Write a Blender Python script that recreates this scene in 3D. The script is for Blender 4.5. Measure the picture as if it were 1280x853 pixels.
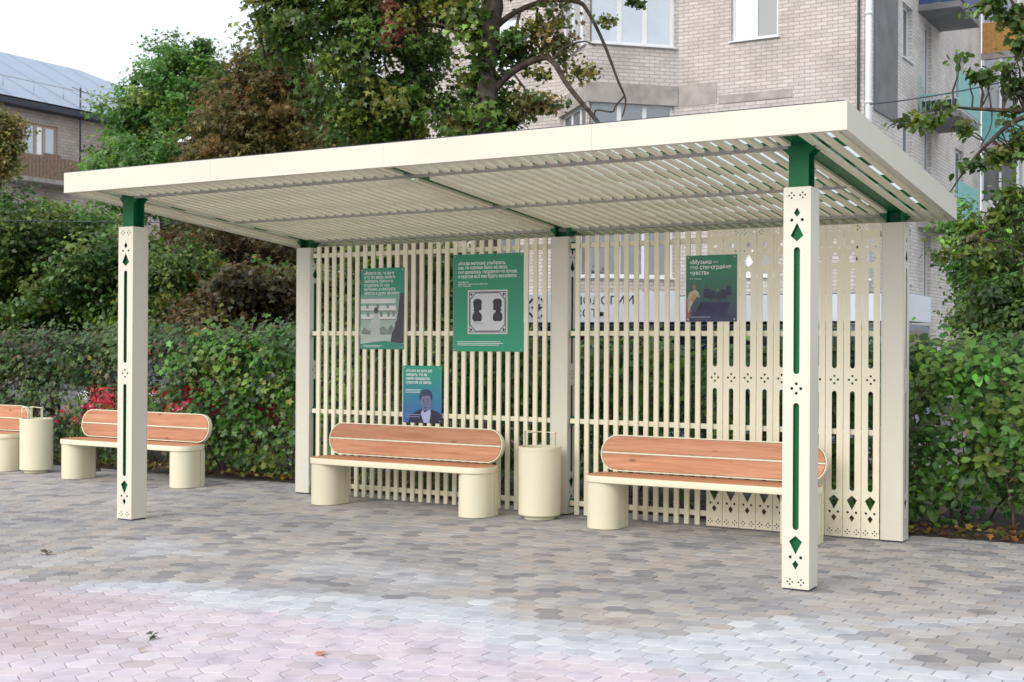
import bpy, bmesh, math, random
import numpy as np
from mathutils import Vector, Matrix

for o in list(bpy.data.objects):
    bpy.data.objects.remove(o, do_unlink=True)
scene = bpy.context.scene
COL = scene.collection
R = math.radians

# ------------------------------------------------------------------ camera
CAM = Vector((2.5032, -7.9116, 1.5443))
YAW, PITCH, ROLL, FPX = -0.5343, 0.0029, 0.0055, 1607.04
_f = Vector((math.sin(YAW)*math.cos(PITCH), math.cos(YAW)*math.cos(PITCH), math.sin(PITCH)))
_r0 = Vector((math.cos(YAW), -math.sin(YAW), 0)); _u0 = _r0.cross(_f)
_r = _r0*math.cos(ROLL) + _u0*math.sin(ROLL); _u = _u0*math.cos(ROLL) - _r0*math.sin(ROLL)
cam = bpy.data.objects.new('camera', bpy.data.cameras.new('camera'))
COL.objects.link(cam)
cam.matrix_world = Matrix(((_r.x, _u.x, -_f.x, CAM.x), (_r.y, _u.y, -_f.y, CAM.y), (_r.z, _u.z, -_f.z, CAM.z), (0, 0, 0, 1)))
cam.data.sensor_width = 36; cam.data.lens = FPX/1280*36
cam.data.clip_start = 0.1; cam.data.clip_end = 3000
cam.data.dof.use_dof = True; cam.data.dof.focus_distance = 10.8; cam.data.dof.aperture_fstop = 4.5
scene.camera = cam

# ------------------------------------------------------------------ world, sun, exposure
world = bpy.data.worlds.new('World'); scene.world = world; world.use_nodes = True
nt = world.node_tree; nt.nodes.clear()
out = nt.nodes.new('ShaderNodeOutputWorld')
sky = nt.nodes.new('ShaderNodeTexSky'); sky.sky_type = 'NISHITA'; sky.sun_disc = False
SUN_EL, SUN_AZ = R(36), R(192)       # azimuth clockwise from +Y
sky.sun_elevation = SUN_EL; sky.sun_rotation = SUN_AZ
sky.air_density = 1.0; sky.dust_density = 3.0
b1 = nt.nodes.new('ShaderNodeBackground'); b1.inputs[1].default_value = 0.05
nt.links.new(sky.outputs[0], b1.inputs[0])
b2 = nt.nodes.new('ShaderNodeBackground')           # the even cloud layer
b2.inputs[0].default_value = (0.95, 0.985, 1.0, 1); b2.inputs[1].default_value = 0.84
ad = nt.nodes.new('ShaderNodeAddShader')
nt.links.new(b1.outputs[0], ad.inputs[0]); nt.links.new(b2.outputs[0], ad.inputs[1])
nt.links.new(ad.outputs[0], out.inputs[0])
sun = bpy.data.objects.new('sun', bpy.data.lights.new('sun', 'SUN')); COL.objects.link(sun)
sun.data.energy = 1.5; sun.data.angle = R(42); sun.data.color = (1.0, 0.97, 0.93)
sd = Vector((math.sin(SUN_AZ)*math.cos(SUN_EL), math.cos(SUN_AZ)*math.cos(SUN_EL), math.sin(SUN_EL)))
sun.rotation_euler = sd.to_track_quat('Z', 'Y').to_euler(); sun.location = (0, -10, 20)
scene.view_settings.view_transform = 'Standard'; scene.view_settings.look = 'None'
scene.view_settings.exposure = 0.25; scene.view_settings.gamma = 1.0
scene.view_settings.use_curve_mapping = False

# ------------------------------------------------------------------ helpers
def ray(px, py): return _f + _r*((px-640)/FPX) - _u*((py-426.5)/FPX)
def at(px, py, d): return CAM + ray(px, py)*d                       # d metres in front of the lens
def at_y(px, py, y): v = ray(px, py); return CAM + v*((y-CAM.y)/v.y)
def at_x(px, py, x): v = ray(px, py); return CAM + v*((x-CAM.x)/v.x)
def at_z(px, py, z=0.0): v = ray(px, py); return CAM + v*((z-CAM.z)/v.z)
def proj(p):
    d = Vector(p)-CAM; z = d.dot(_f)
    return (640+FPX*d.dot(_r)/z, 426.5-FPX*d.dot(_u)/z, z)

def tag(o, label=None, cat=None, group=None, kind=None):
    if label: o['label'] = label
    if cat: o['category'] = cat
    if group: o['group'] = group
    if kind: o['kind'] = kind
    return o
def empty(name, loc=(0, 0, 0), rz=0.0, label=None, cat=None, group=None):
    o = bpy.data.objects.new(name, None); COL.objects.link(o)
    o.location = loc; o.rotation_euler = (0, 0, rz); o.empty_display_size = .2
    return tag(o, label, cat, group)
def link(name, me, parent=None, mat=None, loc=None):
    o = bpy.data.objects.new(name, me); COL.objects.link(o)
    if parent is not None: o.parent = parent
    if mat is not None and len(me.materials) == 0: me.materials.append(mat)
    if loc is not None: o.location = loc
    return o
def copy_tree(o, parent=None):
    c = o.copy(); COL.objects.link(c); c.parent = parent
    for ch in list(o.children): copy_tree(ch, c)
    return c

class MB:
    """collects polygons for ONE mesh"""
    def __init__(s): s.v = []; s.f = []; s.uv = []; s.sm = []
    def poly(s, pts, uvs=None, smooth=False):
        b = len(s.v); s.v += [tuple(p) for p in pts]; s.f.append(tuple(range(b, b+len(pts))))
        s.uv.append(uvs if uvs else [(0, 0)]*len(pts)); s.sm.append(smooth); return s
    def raw(s, vs, fs, smooth=False):
        b = len(s.v); s.v += [tuple(p) for p in vs]
        for f in fs:
            s.f.append(tuple(b+i for i in f)); s.uv.append([(0, 0)]*len(f)); s.sm.append(smooth)
        return s
    def box(s, x0, x1, y0, y1, z0, z1, c=0.0, M=None):
        if c <= 0:
            vs = [(x, y, z) for z in (z0, z1) for y in (y0, y1) for x in (x0, x1)]
            fs = [(0, 2, 3, 1), (4, 5, 7, 6), (0, 1, 5, 4), (2, 6, 7, 3), (0, 4, 6, 2), (1, 3, 7, 5)]
        else:
            lo = (x0, y0, z0); hi = (x1, y1, z1); vs = []; ix = {}
            for sx in (0, 1):
                for sy in (0, 1):
                    for sz in (0, 1):
                        sg = (sx, sy, sz); p = [hi[i] if sg[i] else lo[i] for i in range(3)]
                        for a in range(3):       # vertex on the face of axis a
                            q = list(p)
                            for b_ in range(3):
                                if b_ != a: q[b_] += -c if sg[b_] else c
                            ix[(sx, sy, sz, a)] = len(vs); vs.append(tuple(q))
            fs = []
            for a in range(3):
                b_, d_ = (a+1) % 3, (a+2) % 3
                for sa in (0, 1):
                    def k(i, j, ax):
                        g = [0, 0, 0]; g[a] = sa; g[b_] = i; g[d_] = j; return ix[(g[0], g[1], g[2], ax)]
                    q = [k(0, 0, a), k(1, 0, a), k(1, 1, a), k(0, 1, a)]
                    fs.append(tuple(q if sa else q[::-1]))
                for sb in (0, 1):                # edges along axis d_
                    for sa in (0, 1):
                        def e(j, ax):
                            g = [0, 0, 0]; g[a] = sa; g[b_] = sb; g[d_] = j; return ix[(g[0], g[1], g[2], ax)]
                        q = [e(0, a), e(0, b_), e(1, b_), e(1, a)]
                        fs.append(tuple(q if sa == sb else q[::-1]))
            for sx in (0, 1):
                for sy in (0, 1):
                    for sz in (0, 1):
                        q = [ix[(sx, sy, sz, a)] for a in range(3)]
                        fs.append(tuple(q if (sx+sy+sz) % 2 else q[::-1]))
        if M is not None: vs = [tuple(M @ Vector(p)) for p in vs]
        return s.raw(vs, fs)
    def tube(s, pts, rad, n=8, cap=True, smooth=True):
        pts = [Vector(p) for p in pts]
        if not hasattr(rad, '__len__'): rad = [rad]*len(pts)
        b = len(s.v); ref = Vector((0.31, 0.17, 0.93)).normalized(); prev = None
        for i, p in enumerate(pts):
            t = (pts[min(i+1, len(pts)-1)] - pts[max(i-1, 0)]).normalized()
            a = prev if prev is not None else (ref.cross(t) if abs(ref.dot(t)) < .95 else Vector((1, 0, 0)).cross(t))
            a = (a - t*a.dot(t)).normalized(); prev = a; c = t.cross(a)
            for k in range(n):
                an = 2*math.pi*k/n; s.v.append(tuple(p + (a*math.cos(an)+c*math.sin(an))*rad[i]))
        for i in range(len(pts)-1):
            for k in range(n):
                k2 = (k+1) % n
                s.f.append((b+i*n+k, b+i*n+k2, b+(i+1)*n+k2, b+(i+1)*n+k)); s.uv.append([(0, 0)]*4); s.sm.append(smooth)
        if cap:
            s.f.append(tuple(b+k for k in range(n))[::-1]); s.uv.append([(0, 0)]*n); s.sm.append(False)
            e = b+(len(pts)-1)*n
            s.f.append(tuple(e+k for k in range(n))); s.uv.append([(0, 0)]*n); s.sm.append(False)
        return s
    def prism(s, outline, z0, z1, smooth=False, ch=0.0):
        """outline: ccw xy points, extruded in z, small chamfer at the top"""
        n = len(outline); b = len(s.v)
        cx = sum(p[0] for p in outline)/n; cy = sum(p[1] for p in outline)/n
        lev = [(z0, 0), (z1-ch, 0)] + ([(z1, ch)] if ch > 0 else [])
        for z, ins in lev:
            for x, y in outline:
                d = math.hypot(x-cx, y-cy) or 1; s.v.append((x-(x-cx)/d*ins, y-(y-cy)/d*ins, z))
        for l in range(len(lev)-1):
            for k in range(n):
                k2 = (k+1) % n
                s.f.append((b+l*n+k, b+l*n+k2, b+(l+1)*n+k2, b+(l+1)*n+k)); s.uv.append([(0, 0)]*4); s.sm.append(smooth)
        s.f.append(tuple(b+k for k in range(n))[::-1]); s.uv.append([(0, 0)]*n); s.sm.append(False)
        e = b+(len(lev)-1)*n
        s.f.append(tuple(e+k for k in range(n))); s.uv.append([(0, 0)]*n); s.sm.append(False)
        return s
    def mesh(s, name, mat):
        me = bpy.data.meshes.new(name); me.from_pydata(s.v, [], s.f)
        uvl = me.uv_layers.new(name='UVMap')
        flat = [c for poly in s.uv for uv in poly for c in uv]
        uvl.data.foreach_set('uv', flat)
        me.polygons.foreach_set('use_smooth', s.sm)
        if mat is not None: me.materials.append(mat)
        me.update(); return me
    def build(s, name, mat, parent=None, loc=None):
        return link(name, s.mesh(name, mat), parent, None, loc)

# ------------------------------------------------------------------ materials
def new_mat(name):
    m = bpy.data.materials.new(name); m.use_nodes = True; t = m.node_tree
    p = t.nodes['Principled BSDF']; return m, t, p
def N(t, ty, **kw):
    n = t.nodes.new(ty)
    for k, v in kw.items(): setattr(n, k, v)
    return n
def ramp(t, fac, stops):
    r = N(t, 'ShaderNodeValToRGB'); e = r.color_ramp.elements
    while len(e) < len(stops): e.new(0.5)
    for i, (pos, c) in enumerate(stops): e[i].position = pos; e[i].color = (*c[:3], 1)
    t.links.new(fac, r.inputs[0]); return r.outputs[0]
def noise(t, scale, detail=4, rough=.55, coord='Object', stretch=None):
    tc = N(t, 'ShaderNodeTexCoord'); n = N(t, 'ShaderNodeTexNoise')
    n.inputs['Scale'].default_value = scale; n.inputs['Detail'].default_value = detail; n.inputs['Roughness'].default_value = rough
    if stretch:
        mp = N(t, 'ShaderNodeMapping'); mp.inputs['Scale'].default_value = stretch
        t.links.new(tc.outputs[coord], mp.inputs[0]); t.links.new(mp.outputs[0], n.inputs['Vector'])
    else: t.links.new(tc.outputs[coord], n.inputs['Vector'])
    return n.outputs['Fac']
def bump(t, p, fac, strength=.2, dist=.01):
    b = N(t, 'ShaderNodeBump'); b.inputs['Strength'].default_value = strength; b.inputs['Distance'].default_value = dist
    t.links.new(fac, b.inputs['Height']); t.links.new(b.outputs[0], p.inputs['Normal'])
def plain(name, c, rough=.5, var=.08, scale=6, spec=.5, metal=0, bmp=0, bscale=80):
    m, t, p = new_mat(name)
    a = tuple(x*(1-var) for x in c); b = tuple(min(1, x*(1+var)) for x in c)
    t.links.new(ramp(t, noise(t, scale), [(.3, a), (.7, b)]), p.inputs['Base Color'])
    p.inputs['Roughness'].default_value = rough; p.inputs['Metallic'].default_value = metal
    p.inputs['Specular IOR Level'].default_value = spec
    if bmp: bump(t, p, noise(t, bscale, 3), bmp, .004)
    return m

M = {}
def powder(name, c, dirt=.05):
    m, t, p = new_mat(name)
    t.links.new(ramp(t, noise(t, 1.3, 4), [(.3, tuple(x*(1-dirt) for x in c)), (.65, c)]), p.inputs['Base Color'])
    t.links.new(ramp(t, noise(t, 3, 4), [(.3, (.36, .36, .36)), (.7, (.5, .5, .5))]), p.inputs['Roughness']); p.inputs['Specular IOR Level'].default_value = .4
    bump(t, p, noise(t, 420, 2), .05, .001)
    return m
M['cream'] = powder('cream_powder_coat', (.70, .67, .575))
M['cream_bounce'] = powder('cream_slat_bounce', (.86, .80, .625))  # same cream, yellower and lighter: light bouncing between slats put into the colour
M['cream_warm'] = powder('cream_bench_coat', (.75, .70, .525))
M['green'] = plain('green_enamel', (.003, .125, .04), .42, .1, 4, .25)
M['greybar'] = plain('shade_grey_aluminium', (.36, .34, .32), .45, .1, 8, .5, .3)  # roof bars: cream in shade, painted grey; bench brackets share it
M['dark'] = plain('dark_void', (.02, .02, .02), .8)
M['steel'] = plain('zinc_steel', (.5, .5, .48), .4, .1, 10, .5, .8)
M['black'] = plain('black_print', (.018, .018, .022), .6)
M['white'] = plain('white_print', (.82, .84, .84), .5, .03)
M['trim'] = plain('dark_edge_trim', (.03, .04, .06), .5)

def wood():
    m, t, p = new_mat('larch_wood')
    tc = N(t, 'ShaderNodeTexCoord'); oi = N(t, 'ShaderNodeObjectInfo')
    sc = N(t, 'ShaderNodeMath', operation='MULTIPLY'); sc.inputs[1].default_value = 53.0; t.links.new(oi.outputs['Random'], sc.inputs[0])
    va = N(t, 'ShaderNodeVectorMath', operation='ADD'); t.links.new(tc.outputs['Object'], va.inputs[0]); t.links.new(sc.outputs[0], va.inputs[1])
    m0 = N(t, 'ShaderNodeMapping'); m0.inputs['Scale'].default_value = (.55, 9, 9); t.links.new(va.outputs[0], m0.inputs[0])
    gn = N(t, 'ShaderNodeTexNoise'); gn.inputs['Scale'].default_value = 3.2; gn.inputs['Detail'].default_value = 8; gn.inputs['Roughness'].default_value = .65
    t.links.new(m0.outputs[0], gn.inputs['Vector']); grain = gn.outputs['Fac']
    col = ramp(t, grain, [(.25, (.30, .115, .055)), (.42, (.47, .195, .095)), (.58, (.565, .26, .14)), (.8, (.66, .37, .23))])
    # per plank tone
    hs = N(t, 'ShaderNodeHueSaturation'); mr = N(t, 'ShaderNodeMapRange')
    mr.inputs[3].default_value = .80; mr.inputs[4].default_value = 1.12
    t.links.new(oi.outputs['Random'], mr.inputs[0]); t.links.new(mr.outputs[0], hs.inputs['Value']); t.links.new(col, hs.inputs['Color'])
    # knots
    mp = N(t, 'ShaderNodeMapping'); mp.inputs['Scale'].default_value = (3.4, 9, 9)
    vo = N(t, 'ShaderNodeTexVoronoi'); vo.inputs['Scale'].default_value = 1.0
    t.links.new(va.outputs[0], mp.inputs[0]); t.links.new(mp.outputs[0], vo.inputs['Vector'])
    kn = ramp(t, vo.outputs['Distance'], [(.06, (.25, .2, .18)), (.16, (1, 1, 1))])
    mx = N(t, 'ShaderNodeMixRGB', blend_type='MULTIPLY'); mx.inputs[0].default_value = .75
    t.links.new(hs.outputs[0], mx.inputs[1]); t.links.new(kn, mx.inputs[2]); t.links.new(mx.outputs[0], p.inputs['Base Color'])
    p.inputs['Roughness'].default_value = .5; bump(t, p, grain, .25, .003)
    return m
M['wood'] = wood()

def leafmat(name, trans=.42):
    m, t, p = new_mat(name)
    at_ = N(t, 'ShaderNodeAttribute', attribute_name='col')
    p.inputs['Roughness'].default_value = .36; p.inputs['Specular IOR Level'].default_value = .55
    t.links.new(at_.outputs['Color'], p.inputs['Base Color'])
    tr = N(t, 'ShaderNodeBsdfTranslucent'); hs = N(t, 'ShaderNodeHueSaturation')
    hs.inputs['Hue'].default_value = .485; hs.inputs['Value'].default_value = 1.3
    t.links.new(at_.outputs['Color'], hs.inputs['Color']); t.links.new(hs.outputs[0], tr.inputs[0])
    ms = N(t, 'ShaderNodeMixShader'); ms.inputs[0].default_value = trans
    t.links.new(p.outputs[0], ms.inputs[1]); t.links.new(tr.outputs[0], ms.inputs[2])
    t.links.new(ms.outputs[0], t.nodes['Material Output'].inputs[0])
    return m
M['leaf'] = leafmat('leaf_tissue')
M['bark'] = plain('bark', (.075, .06, .048), .9, .5, 9, .2, 0, .8, 30)
M['twig'] = plain('twig_bark', (.10, .075, .055), .9, .4, 20, .2)

def brick(name, c1, c2, mortar, bw=.262, bh=.088):
    m, t, p = new_mat(name)
    uv = N(t, 'ShaderNodeUVMap'); b = N(t, 'ShaderNodeTexBrick')
    b.inputs['Scale'].default_value = 1; b.inputs['Brick Width'].default_value = bw; b.inputs['Row Height'].default_value = bh
    b.inputs['Mortar Size'].default_value = .008; b.inputs['Mortar Smooth'].default_value = .2; b.inputs['Bias'].default_value = 0
    b.inputs['Color1'].default_value = (*c1, 1); b.inputs['Color2'].default_value = (*c2, 1); b.inputs['Mortar'].default_value = (*mortar, 1)
    t.links.new(uv.outputs[0], b.inputs['Vector'])
    n = N(t, 'ShaderNodeTexNoise'); n.inputs['Scale'].default_value = .7; n.inputs['Detail'].default_value = 6
    t.links.new(uv.outputs[0], n.inputs['Vector'])
    st = ramp(t, n.outputs['Fac'], [(.3, (.70, .69, .68)), (.5, (.97, .96, .95)), (.6, (1.05, 1.05, 1.05)), (.8, (.95, .91, .87))])
    mx = N(t, 'ShaderNodeMixRGB', blend_type='MULTIPLY'); mx.inputs[0].default_value = .8
    t.links.new(b.outputs['Color'], mx.inputs[1]); t.links.new(st, mx.inputs[2]); t.links.new(mx.outputs[0], p.inputs['Base Color'])
    p.inputs['Roughness'].default_value = .9; p.inputs['Specular IOR Level'].default_value = .2
    iv = N(t, 'ShaderNodeMath', operation='SUBTRACT'); iv.inputs[0].default_value = 1
    t.links.new(b.outputs['Fac'], iv.inputs[1]); bump(t, p, iv.outputs[0], .6, .01)
    return m
M['brick'] = brick('silicate_brick', (.665, .615, .585), (.55, .505, .48), (.35, .325, .31))
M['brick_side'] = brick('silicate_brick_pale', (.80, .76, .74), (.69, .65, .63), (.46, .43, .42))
M['brick_left'] = brick('tan_brick', (.60, .53, .48), (.50, .435, .39), (.34, .30, .28), .26, .12)
M['concrete'] = plain('concrete', (.40, .37, .35), .9, .2, 3, .2, 0, .3, 40)
M['render'] = plain('grey_render', (.25, .25, .26), .9, .18, 1.6, .2, 0, .3, 30)
M['upvc'] = plain('white_upvc', (.80, .82, .85), .4, .03)
M['roofmetal'] = plain('galvanised_roof', (.31, .375, .48), .45, .05, 1.5, .4, .0)
M['signwhite'] = plain('white_sign_board', (.74, .79, .90), .4, .03, 2)
M['shopdark'] = plain('dark_shopfront', (.025, .028, .035), .25, .2, 2)
M['shopgrey'] = plain('shop_wall_panel', (.22, .26, .33), .5, .1, 2)
M['teal'] = plain('turquoise_sheet', (.20, .52, .52), .5, .12, 5)
M['blue'] = plain('blue_sheet', (.03, .07, .22), .5, .1, 5)
M['boards'] = plain('varnished_boards', (.52, .27, .075), .5, .2, 10)
M['brownboards'] = plain('weathered_boards', (.27, .185, .135), .8, .25, 10)
M['wframe'] = plain('peach_window_frame', (.55, .40, .30), .7)
M['redpaint'] = plain('red_car_paint', (.55, .015, .03), .2, .05)
M['glassd'] = plain('dark_glass', (.012, .016, .02), .06, .1)
M['rubber'] = plain('tyre_rubber', (.02, .02, .02), .8)

def pane(name, c, refl=.35):
    m, t, p = new_mat(name)
    t.links.new(ramp(t, noise(t, 1.3, 3), [(.35, tuple(x*.75 for x in c)), (.65, c)]), p.inputs['Base Color'])
    p.inputs['Roughness'].default_value = .4
    g = N(t, 'ShaderNodeBsdfGlossy'); g.inputs['Roughness'].default_value = .02; g.inputs['Color'].default_value = (.92, .96, 1, 1)
    ms = N(t, 'ShaderNodeMixShader'); ms.inputs[0].default_value = refl
    t.links.new(p.outputs[0], ms.inputs[1]); t.links.new(g.outputs[0], ms.inputs[2]); t.links.new(ms.outputs[0], t.nodes['Material Output'].inputs[0])
    return m
M['pane_bright'] = pane('curtain_and_sky_glass', (.36, .41, .48), .45)  # pale blue base: curtains plus reflected sky painted into the colour
M['pane_dark'] = pane('dark_window_glass', (.05, .065, .07), .22)
M['pane_blue'] = pane('blue_window_glass', (.16, .28, .40), .3)

def sheet():
    m, t, p = new_mat('milky_polycarbonate')
    p.inputs['Base Color'].default_value = (.62, .66, .68, 1); p.inputs['Roughness'].default_value = .35
    tr = N(t, 'ShaderNodeBsdfTranslucent'); tr.inputs[0].default_value = (.88, .92, .92, 1)
    ms = N(t, 'ShaderNodeMixShader'); ms.inputs[0].default_value = .82
    fl = noise(t, 1.4, 3); t.links.new(ramp(t, fl, [(.3, (.40, .43, .44)), (.7, (.52, .55, .56))]), p.inputs['Base Color'])
    t.links.new(p.outputs[0], ms.inputs[1]); t.links.new(tr.outputs[0], ms.inputs[2]); t.links.new(ms.outputs[0], t.nodes['Material Output'].inputs[0])
    return m
M['sheet'] = sheet()

# ------------------------------------------------------------------ ground
def ground_mat():
    m, t, p = new_mat('asphalt')
    t.links.new(ramp(t, noise(t, .6, 8, .6), [(.3, (.10, .10, .10)), (.7, (.17, .165, .16))]), p.inputs['Base Color'])
    p.inputs['Roughness'].default_value = .9; bump(t, p, noise(t, 60, 3), .3, .01); return m
g = MB(); S = 900
g.poly([(-S, -S, -.06), (S, -S, -.06), (S, S, -.06), (-S, S, -.06)])
tag(g.build('ground', ground_mat()), kind='structure')

PX0, PX1, PY0 = -21.0, 8.0, -9.6
def edge_y(x):       # back edge of the paving
    return 2.86 + (.26 if x < -6.6 else .0) + .02*math.sin(x*1.7)
pb = MB()
xs = np.linspace(PX0, PX1, 60)
for a, b in zip(xs[:-1], xs[1:]):
    pb.poly([(a, PY0, -.0052), (b, PY0, -.0052), (b, edge_y(b), -.0052), (a, edge_y(a), -.0052)])
jm = plain('joint_sand', (.17, .16, .155), .95, .25, 5, .1)
paving = tag(pb.build('paving', jm), kind='structure')

def zone_poly(pts): return [(at_z(*p).x, at_z(*p).y) for p in pts]
LIGHT = zone_poly([(-300, 715), (0, 719), (90, 733), (200, 731), (300, 733), (400, 739), (500, 746), (600, 757), (680, 773), (735, 797), (800, 803), (845, 788), (900, 783), (1000, 787), (1060, 794), (1110, 806), (1140, 822), (1190, 838), (1300, 850), (1500, 870), (1500, 1600), (-300, 1600)])
PINK = zone_poly([(-300, 715), (0, 719), (80, 735), (170, 745), (260, 752), (330, 762), (420, 777), (500, 783), (600, 797), (700, 814), (780, 826), (860, 842), (950, 860), (1100, 900), (1300, 960), (1300, 1600), (-300, 1600)])
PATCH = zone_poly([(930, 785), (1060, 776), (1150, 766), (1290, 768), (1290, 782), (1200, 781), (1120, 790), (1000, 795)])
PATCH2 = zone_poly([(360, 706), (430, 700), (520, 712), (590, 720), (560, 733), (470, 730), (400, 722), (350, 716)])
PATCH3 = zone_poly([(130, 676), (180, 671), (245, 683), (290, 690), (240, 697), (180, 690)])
def inside(poly, x, y):
    c = False; j = len(poly)-1
    for i in range(len(poly)):
        xi, yi = poly[i]; xj, yj = poly[j]
        if (yi > y) != (yj > y) and x < (xj-xi)*(y-yi)/(yj-yi)+xi: c = not c
        j = i
    return c
from mathutils import noise as mn
rp = random.Random(5)
def lerp3(a, b, t): return tuple(a[i]*(1-t)+b[i]*t for i in range(3))
GREYS = [(.255, .24, .235), (.285, .265, .25), (.215, .212, .225), (.275, .245, .23), (.30, .285, .275), (.24, .232, .24), (.262, .253, .248)]
PINKS = [(.455, .43, .465), (.475, .45, .48), (.445, .425, .465), (.485, .465, .49), (.465, .43, .455)]
GREYS = [tuple(v*1.17 for v in c) for c in GREYS]
K_ = 1.22; GREYS = [(c[0]*K_*1.015, c[1]*K_, c[2]*K_*.985) for c in GREYS]; WARMG = (.385, .35, .325); COLDG = (.265, .265, .285); LIGHTG = (.50, .51, .545); PINKS = [tuple(v*K_*1.0 for v in c) for c in PINKS]; PINKS = [(c[0]*1.03, c[1]*.97, c[2]*1.0) for c in PINKS]
BLUES = [tuple(v*K_*.95 for v in c) for c in ((.45, .467, .51), (.47, .482, .517), (.435, .45, .495), (.485, .493, .522))]
def sdist(poly, x, y):
    d = 1e9; j = len(poly)-1
    for i in range(len(poly)):
        ax, ay = poly[j]; bx, by = poly[i]; vx, vy = bx-ax, by-ay
        t = max(0, min(1, ((x-ax)*vx+(y-ay)*vy)/(vx*vx+vy*vy+1e-9))); d = min(d, math.hypot(x-ax-vx*t, y-ay-vy*t)); j = i
    return d if inside(poly, x, y) else -d
def soft(poly, x, y, w):
    t = max(0, min(1, sdist(poly, x, y)/w*.5+.5)); return t*t*(3-2*t)
def paver_col(x, y):
    jx = x+mn.noise(Vector((x*1.6, y*1.6, 3)))*.35+rp.gauss(0, .05); jy = y+mn.noise(Vector((x*1.6, y*1.6, 9)))*.30+rp.gauss(0, .05)
    big = mn.noise(Vector((x*.9, y*.9, 0)))
    c = rp.choice(GREYS); c = lerp3(c, WARMG if big > 0 else COLDG, min(.6, abs(big)*1.2))
    if rp.random() < .16: c = lerp3(c, (.17, .17, .185), .6)
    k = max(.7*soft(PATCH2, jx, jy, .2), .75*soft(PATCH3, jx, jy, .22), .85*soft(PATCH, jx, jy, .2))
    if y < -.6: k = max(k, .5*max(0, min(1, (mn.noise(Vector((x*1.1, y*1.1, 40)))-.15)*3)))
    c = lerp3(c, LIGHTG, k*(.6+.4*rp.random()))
    b = rp.choice(BLUES)
    if rp.random() < .10: b = lerp3(b, (.36, .36, .37), .55)
    c = lerp3(c, b, soft(LIGHT, jx, jy, .2))
    q = rp.choice(PINKS); d = mn.noise(Vector((x*1.3, y*1.3, 20)))
    if x < -2.6 and d > -.02: q = lerp3(q, (.40, .315, .32), min(.85, .15+d*1.6)*(.55+.45*rp.random()))
    elif rp.random() < .05: q = lerp3(q, (.42, .37, .38), .5)
    c = lerp3(c, q, soft(PINK, jx, jy, .2))
    s = rp.uniform(.95, 1.05)
    return tuple(min(.85, v*s) for v in c)

def paver_mat(single):
    m, t, p = new_mat('paver_single' if single else 'paver_field')
    if single: oi = N(t, 'ShaderNodeObjectInfo'); c = oi.outputs['Color']
    else: a = N(t, 'ShaderNodeAttribute', attribute_name='col'); c = a.outputs['Color']
    geo = N(t, 'ShaderNodeNewGeometry')
    def pn(sc, det, st=None):
        n = N(t, 'ShaderNodeTexNoise'); n.inputs['Scale'].default_value = sc; n.inputs['Detail'].default_value = det
        t.links.new(geo.outputs['Position'], n.inputs['Vector']); return n.outputs['Fac']
    st = ramp(t, pn(4.5, 9), [(.30, (.60, .60, .63)), (.42, (.86, .855, .86)), (.50, (1, .99, .98)), (.58, (1.05, 1.03, 1.0)), (.72, (1.18, 1.14, 1.08))])
    mx = N(t, 'ShaderNodeMixRGB', blend_type='MULTIPLY'); mx.inputs[0].default_value = .55
    t.links.new(c, mx.inputs[1]); t.links.new(st, mx.inputs[2])
    sp = ramp(t, pn(170, 3), [(.35, (.86, .86, .86)), (.6, (1.04, 1.04, 1.04))])
    m2 = N(t, 'ShaderNodeMixRGB', blend_type='MULTIPLY'); m2.inputs[0].default_value = .8
    t.links.new(mx.outputs[0], m2.inputs[1]); t.links.new(sp, m2.inputs[2]); t.links.new(m2.outputs[0], p.inputs['Base Color'])
    p.inputs['Roughness'].default_value = .72; p.inputs['Specular IOR Level'].default_value = .35
    bump(t, p, pn(120, 4), .25, .004)
    return m
HS = .154; HR = HS/math.sqrt(3)
def hex_ring(r, z): return [(r*math.sin(k*math.pi/3), r*math.cos(k*math.pi/3), z) for k in range(6)][::-1]
def hex_vf():
    r1, r2 = HR-.0024-.005, HR-.0024
    vs = hex_ring(r1, 0) + hex_ring(r2, -.0035) + hex_ring(r2, -.012)
    fs = [tuple(range(6))]
    for l in (0, 1):
        for k in range(6): fs.append((l*6+k, (l+1)*6+k, (l+1)*6+(k+1) % 6, l*6+(k+1) % 6))
    return np.array(vs), fs
hv, hf = hex_vf()
cells = []
row = 0; y = PY0+.1
while y < 3.2:
    x = PX0+.1+(HS/2 if row % 2 else 0)
    while x < PX1-.1:
        if y+HR < edge_y(x): cells.append((x, y))
        x += HS
    y += HS*math.sqrt(3)/2; row += 1
def score(c):
    px, py, z = proj((c[0], c[1], 0))
    return z if (z > 1 and -25 < px < 1305 and py < 866) else 1e9
order = sorted(range(len(cells)), key=lambda i: score(cells[i]))
near = set(order[:300])
pm1 = paver_mat(True); pm0 = paver_mat(False)
hm = bpy.data.meshes.new('paver'); hm.from_pydata([tuple(v) for v in hv], [], hf); hm.materials.append(pm1)
nv = []; nf = []; nc = []
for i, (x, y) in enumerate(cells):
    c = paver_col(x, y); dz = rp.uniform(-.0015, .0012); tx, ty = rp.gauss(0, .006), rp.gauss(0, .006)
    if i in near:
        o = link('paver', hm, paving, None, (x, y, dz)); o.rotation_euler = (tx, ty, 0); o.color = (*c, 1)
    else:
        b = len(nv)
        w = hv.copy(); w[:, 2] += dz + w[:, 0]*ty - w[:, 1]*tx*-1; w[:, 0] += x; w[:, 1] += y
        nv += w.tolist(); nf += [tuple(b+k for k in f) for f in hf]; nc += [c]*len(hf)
me = bpy.data.meshes.new('paver_field'); me.from_pydata(nv, [], nf); me.materials.append(pm0)
a = me.attributes.new('col', 'FLOAT_COLOR', 'FACE')
a.data.foreach_set('color', [v for c in nc for v in (*c, 1)])
tag(link('paver_field', me, paving), kind='stuff')

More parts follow.
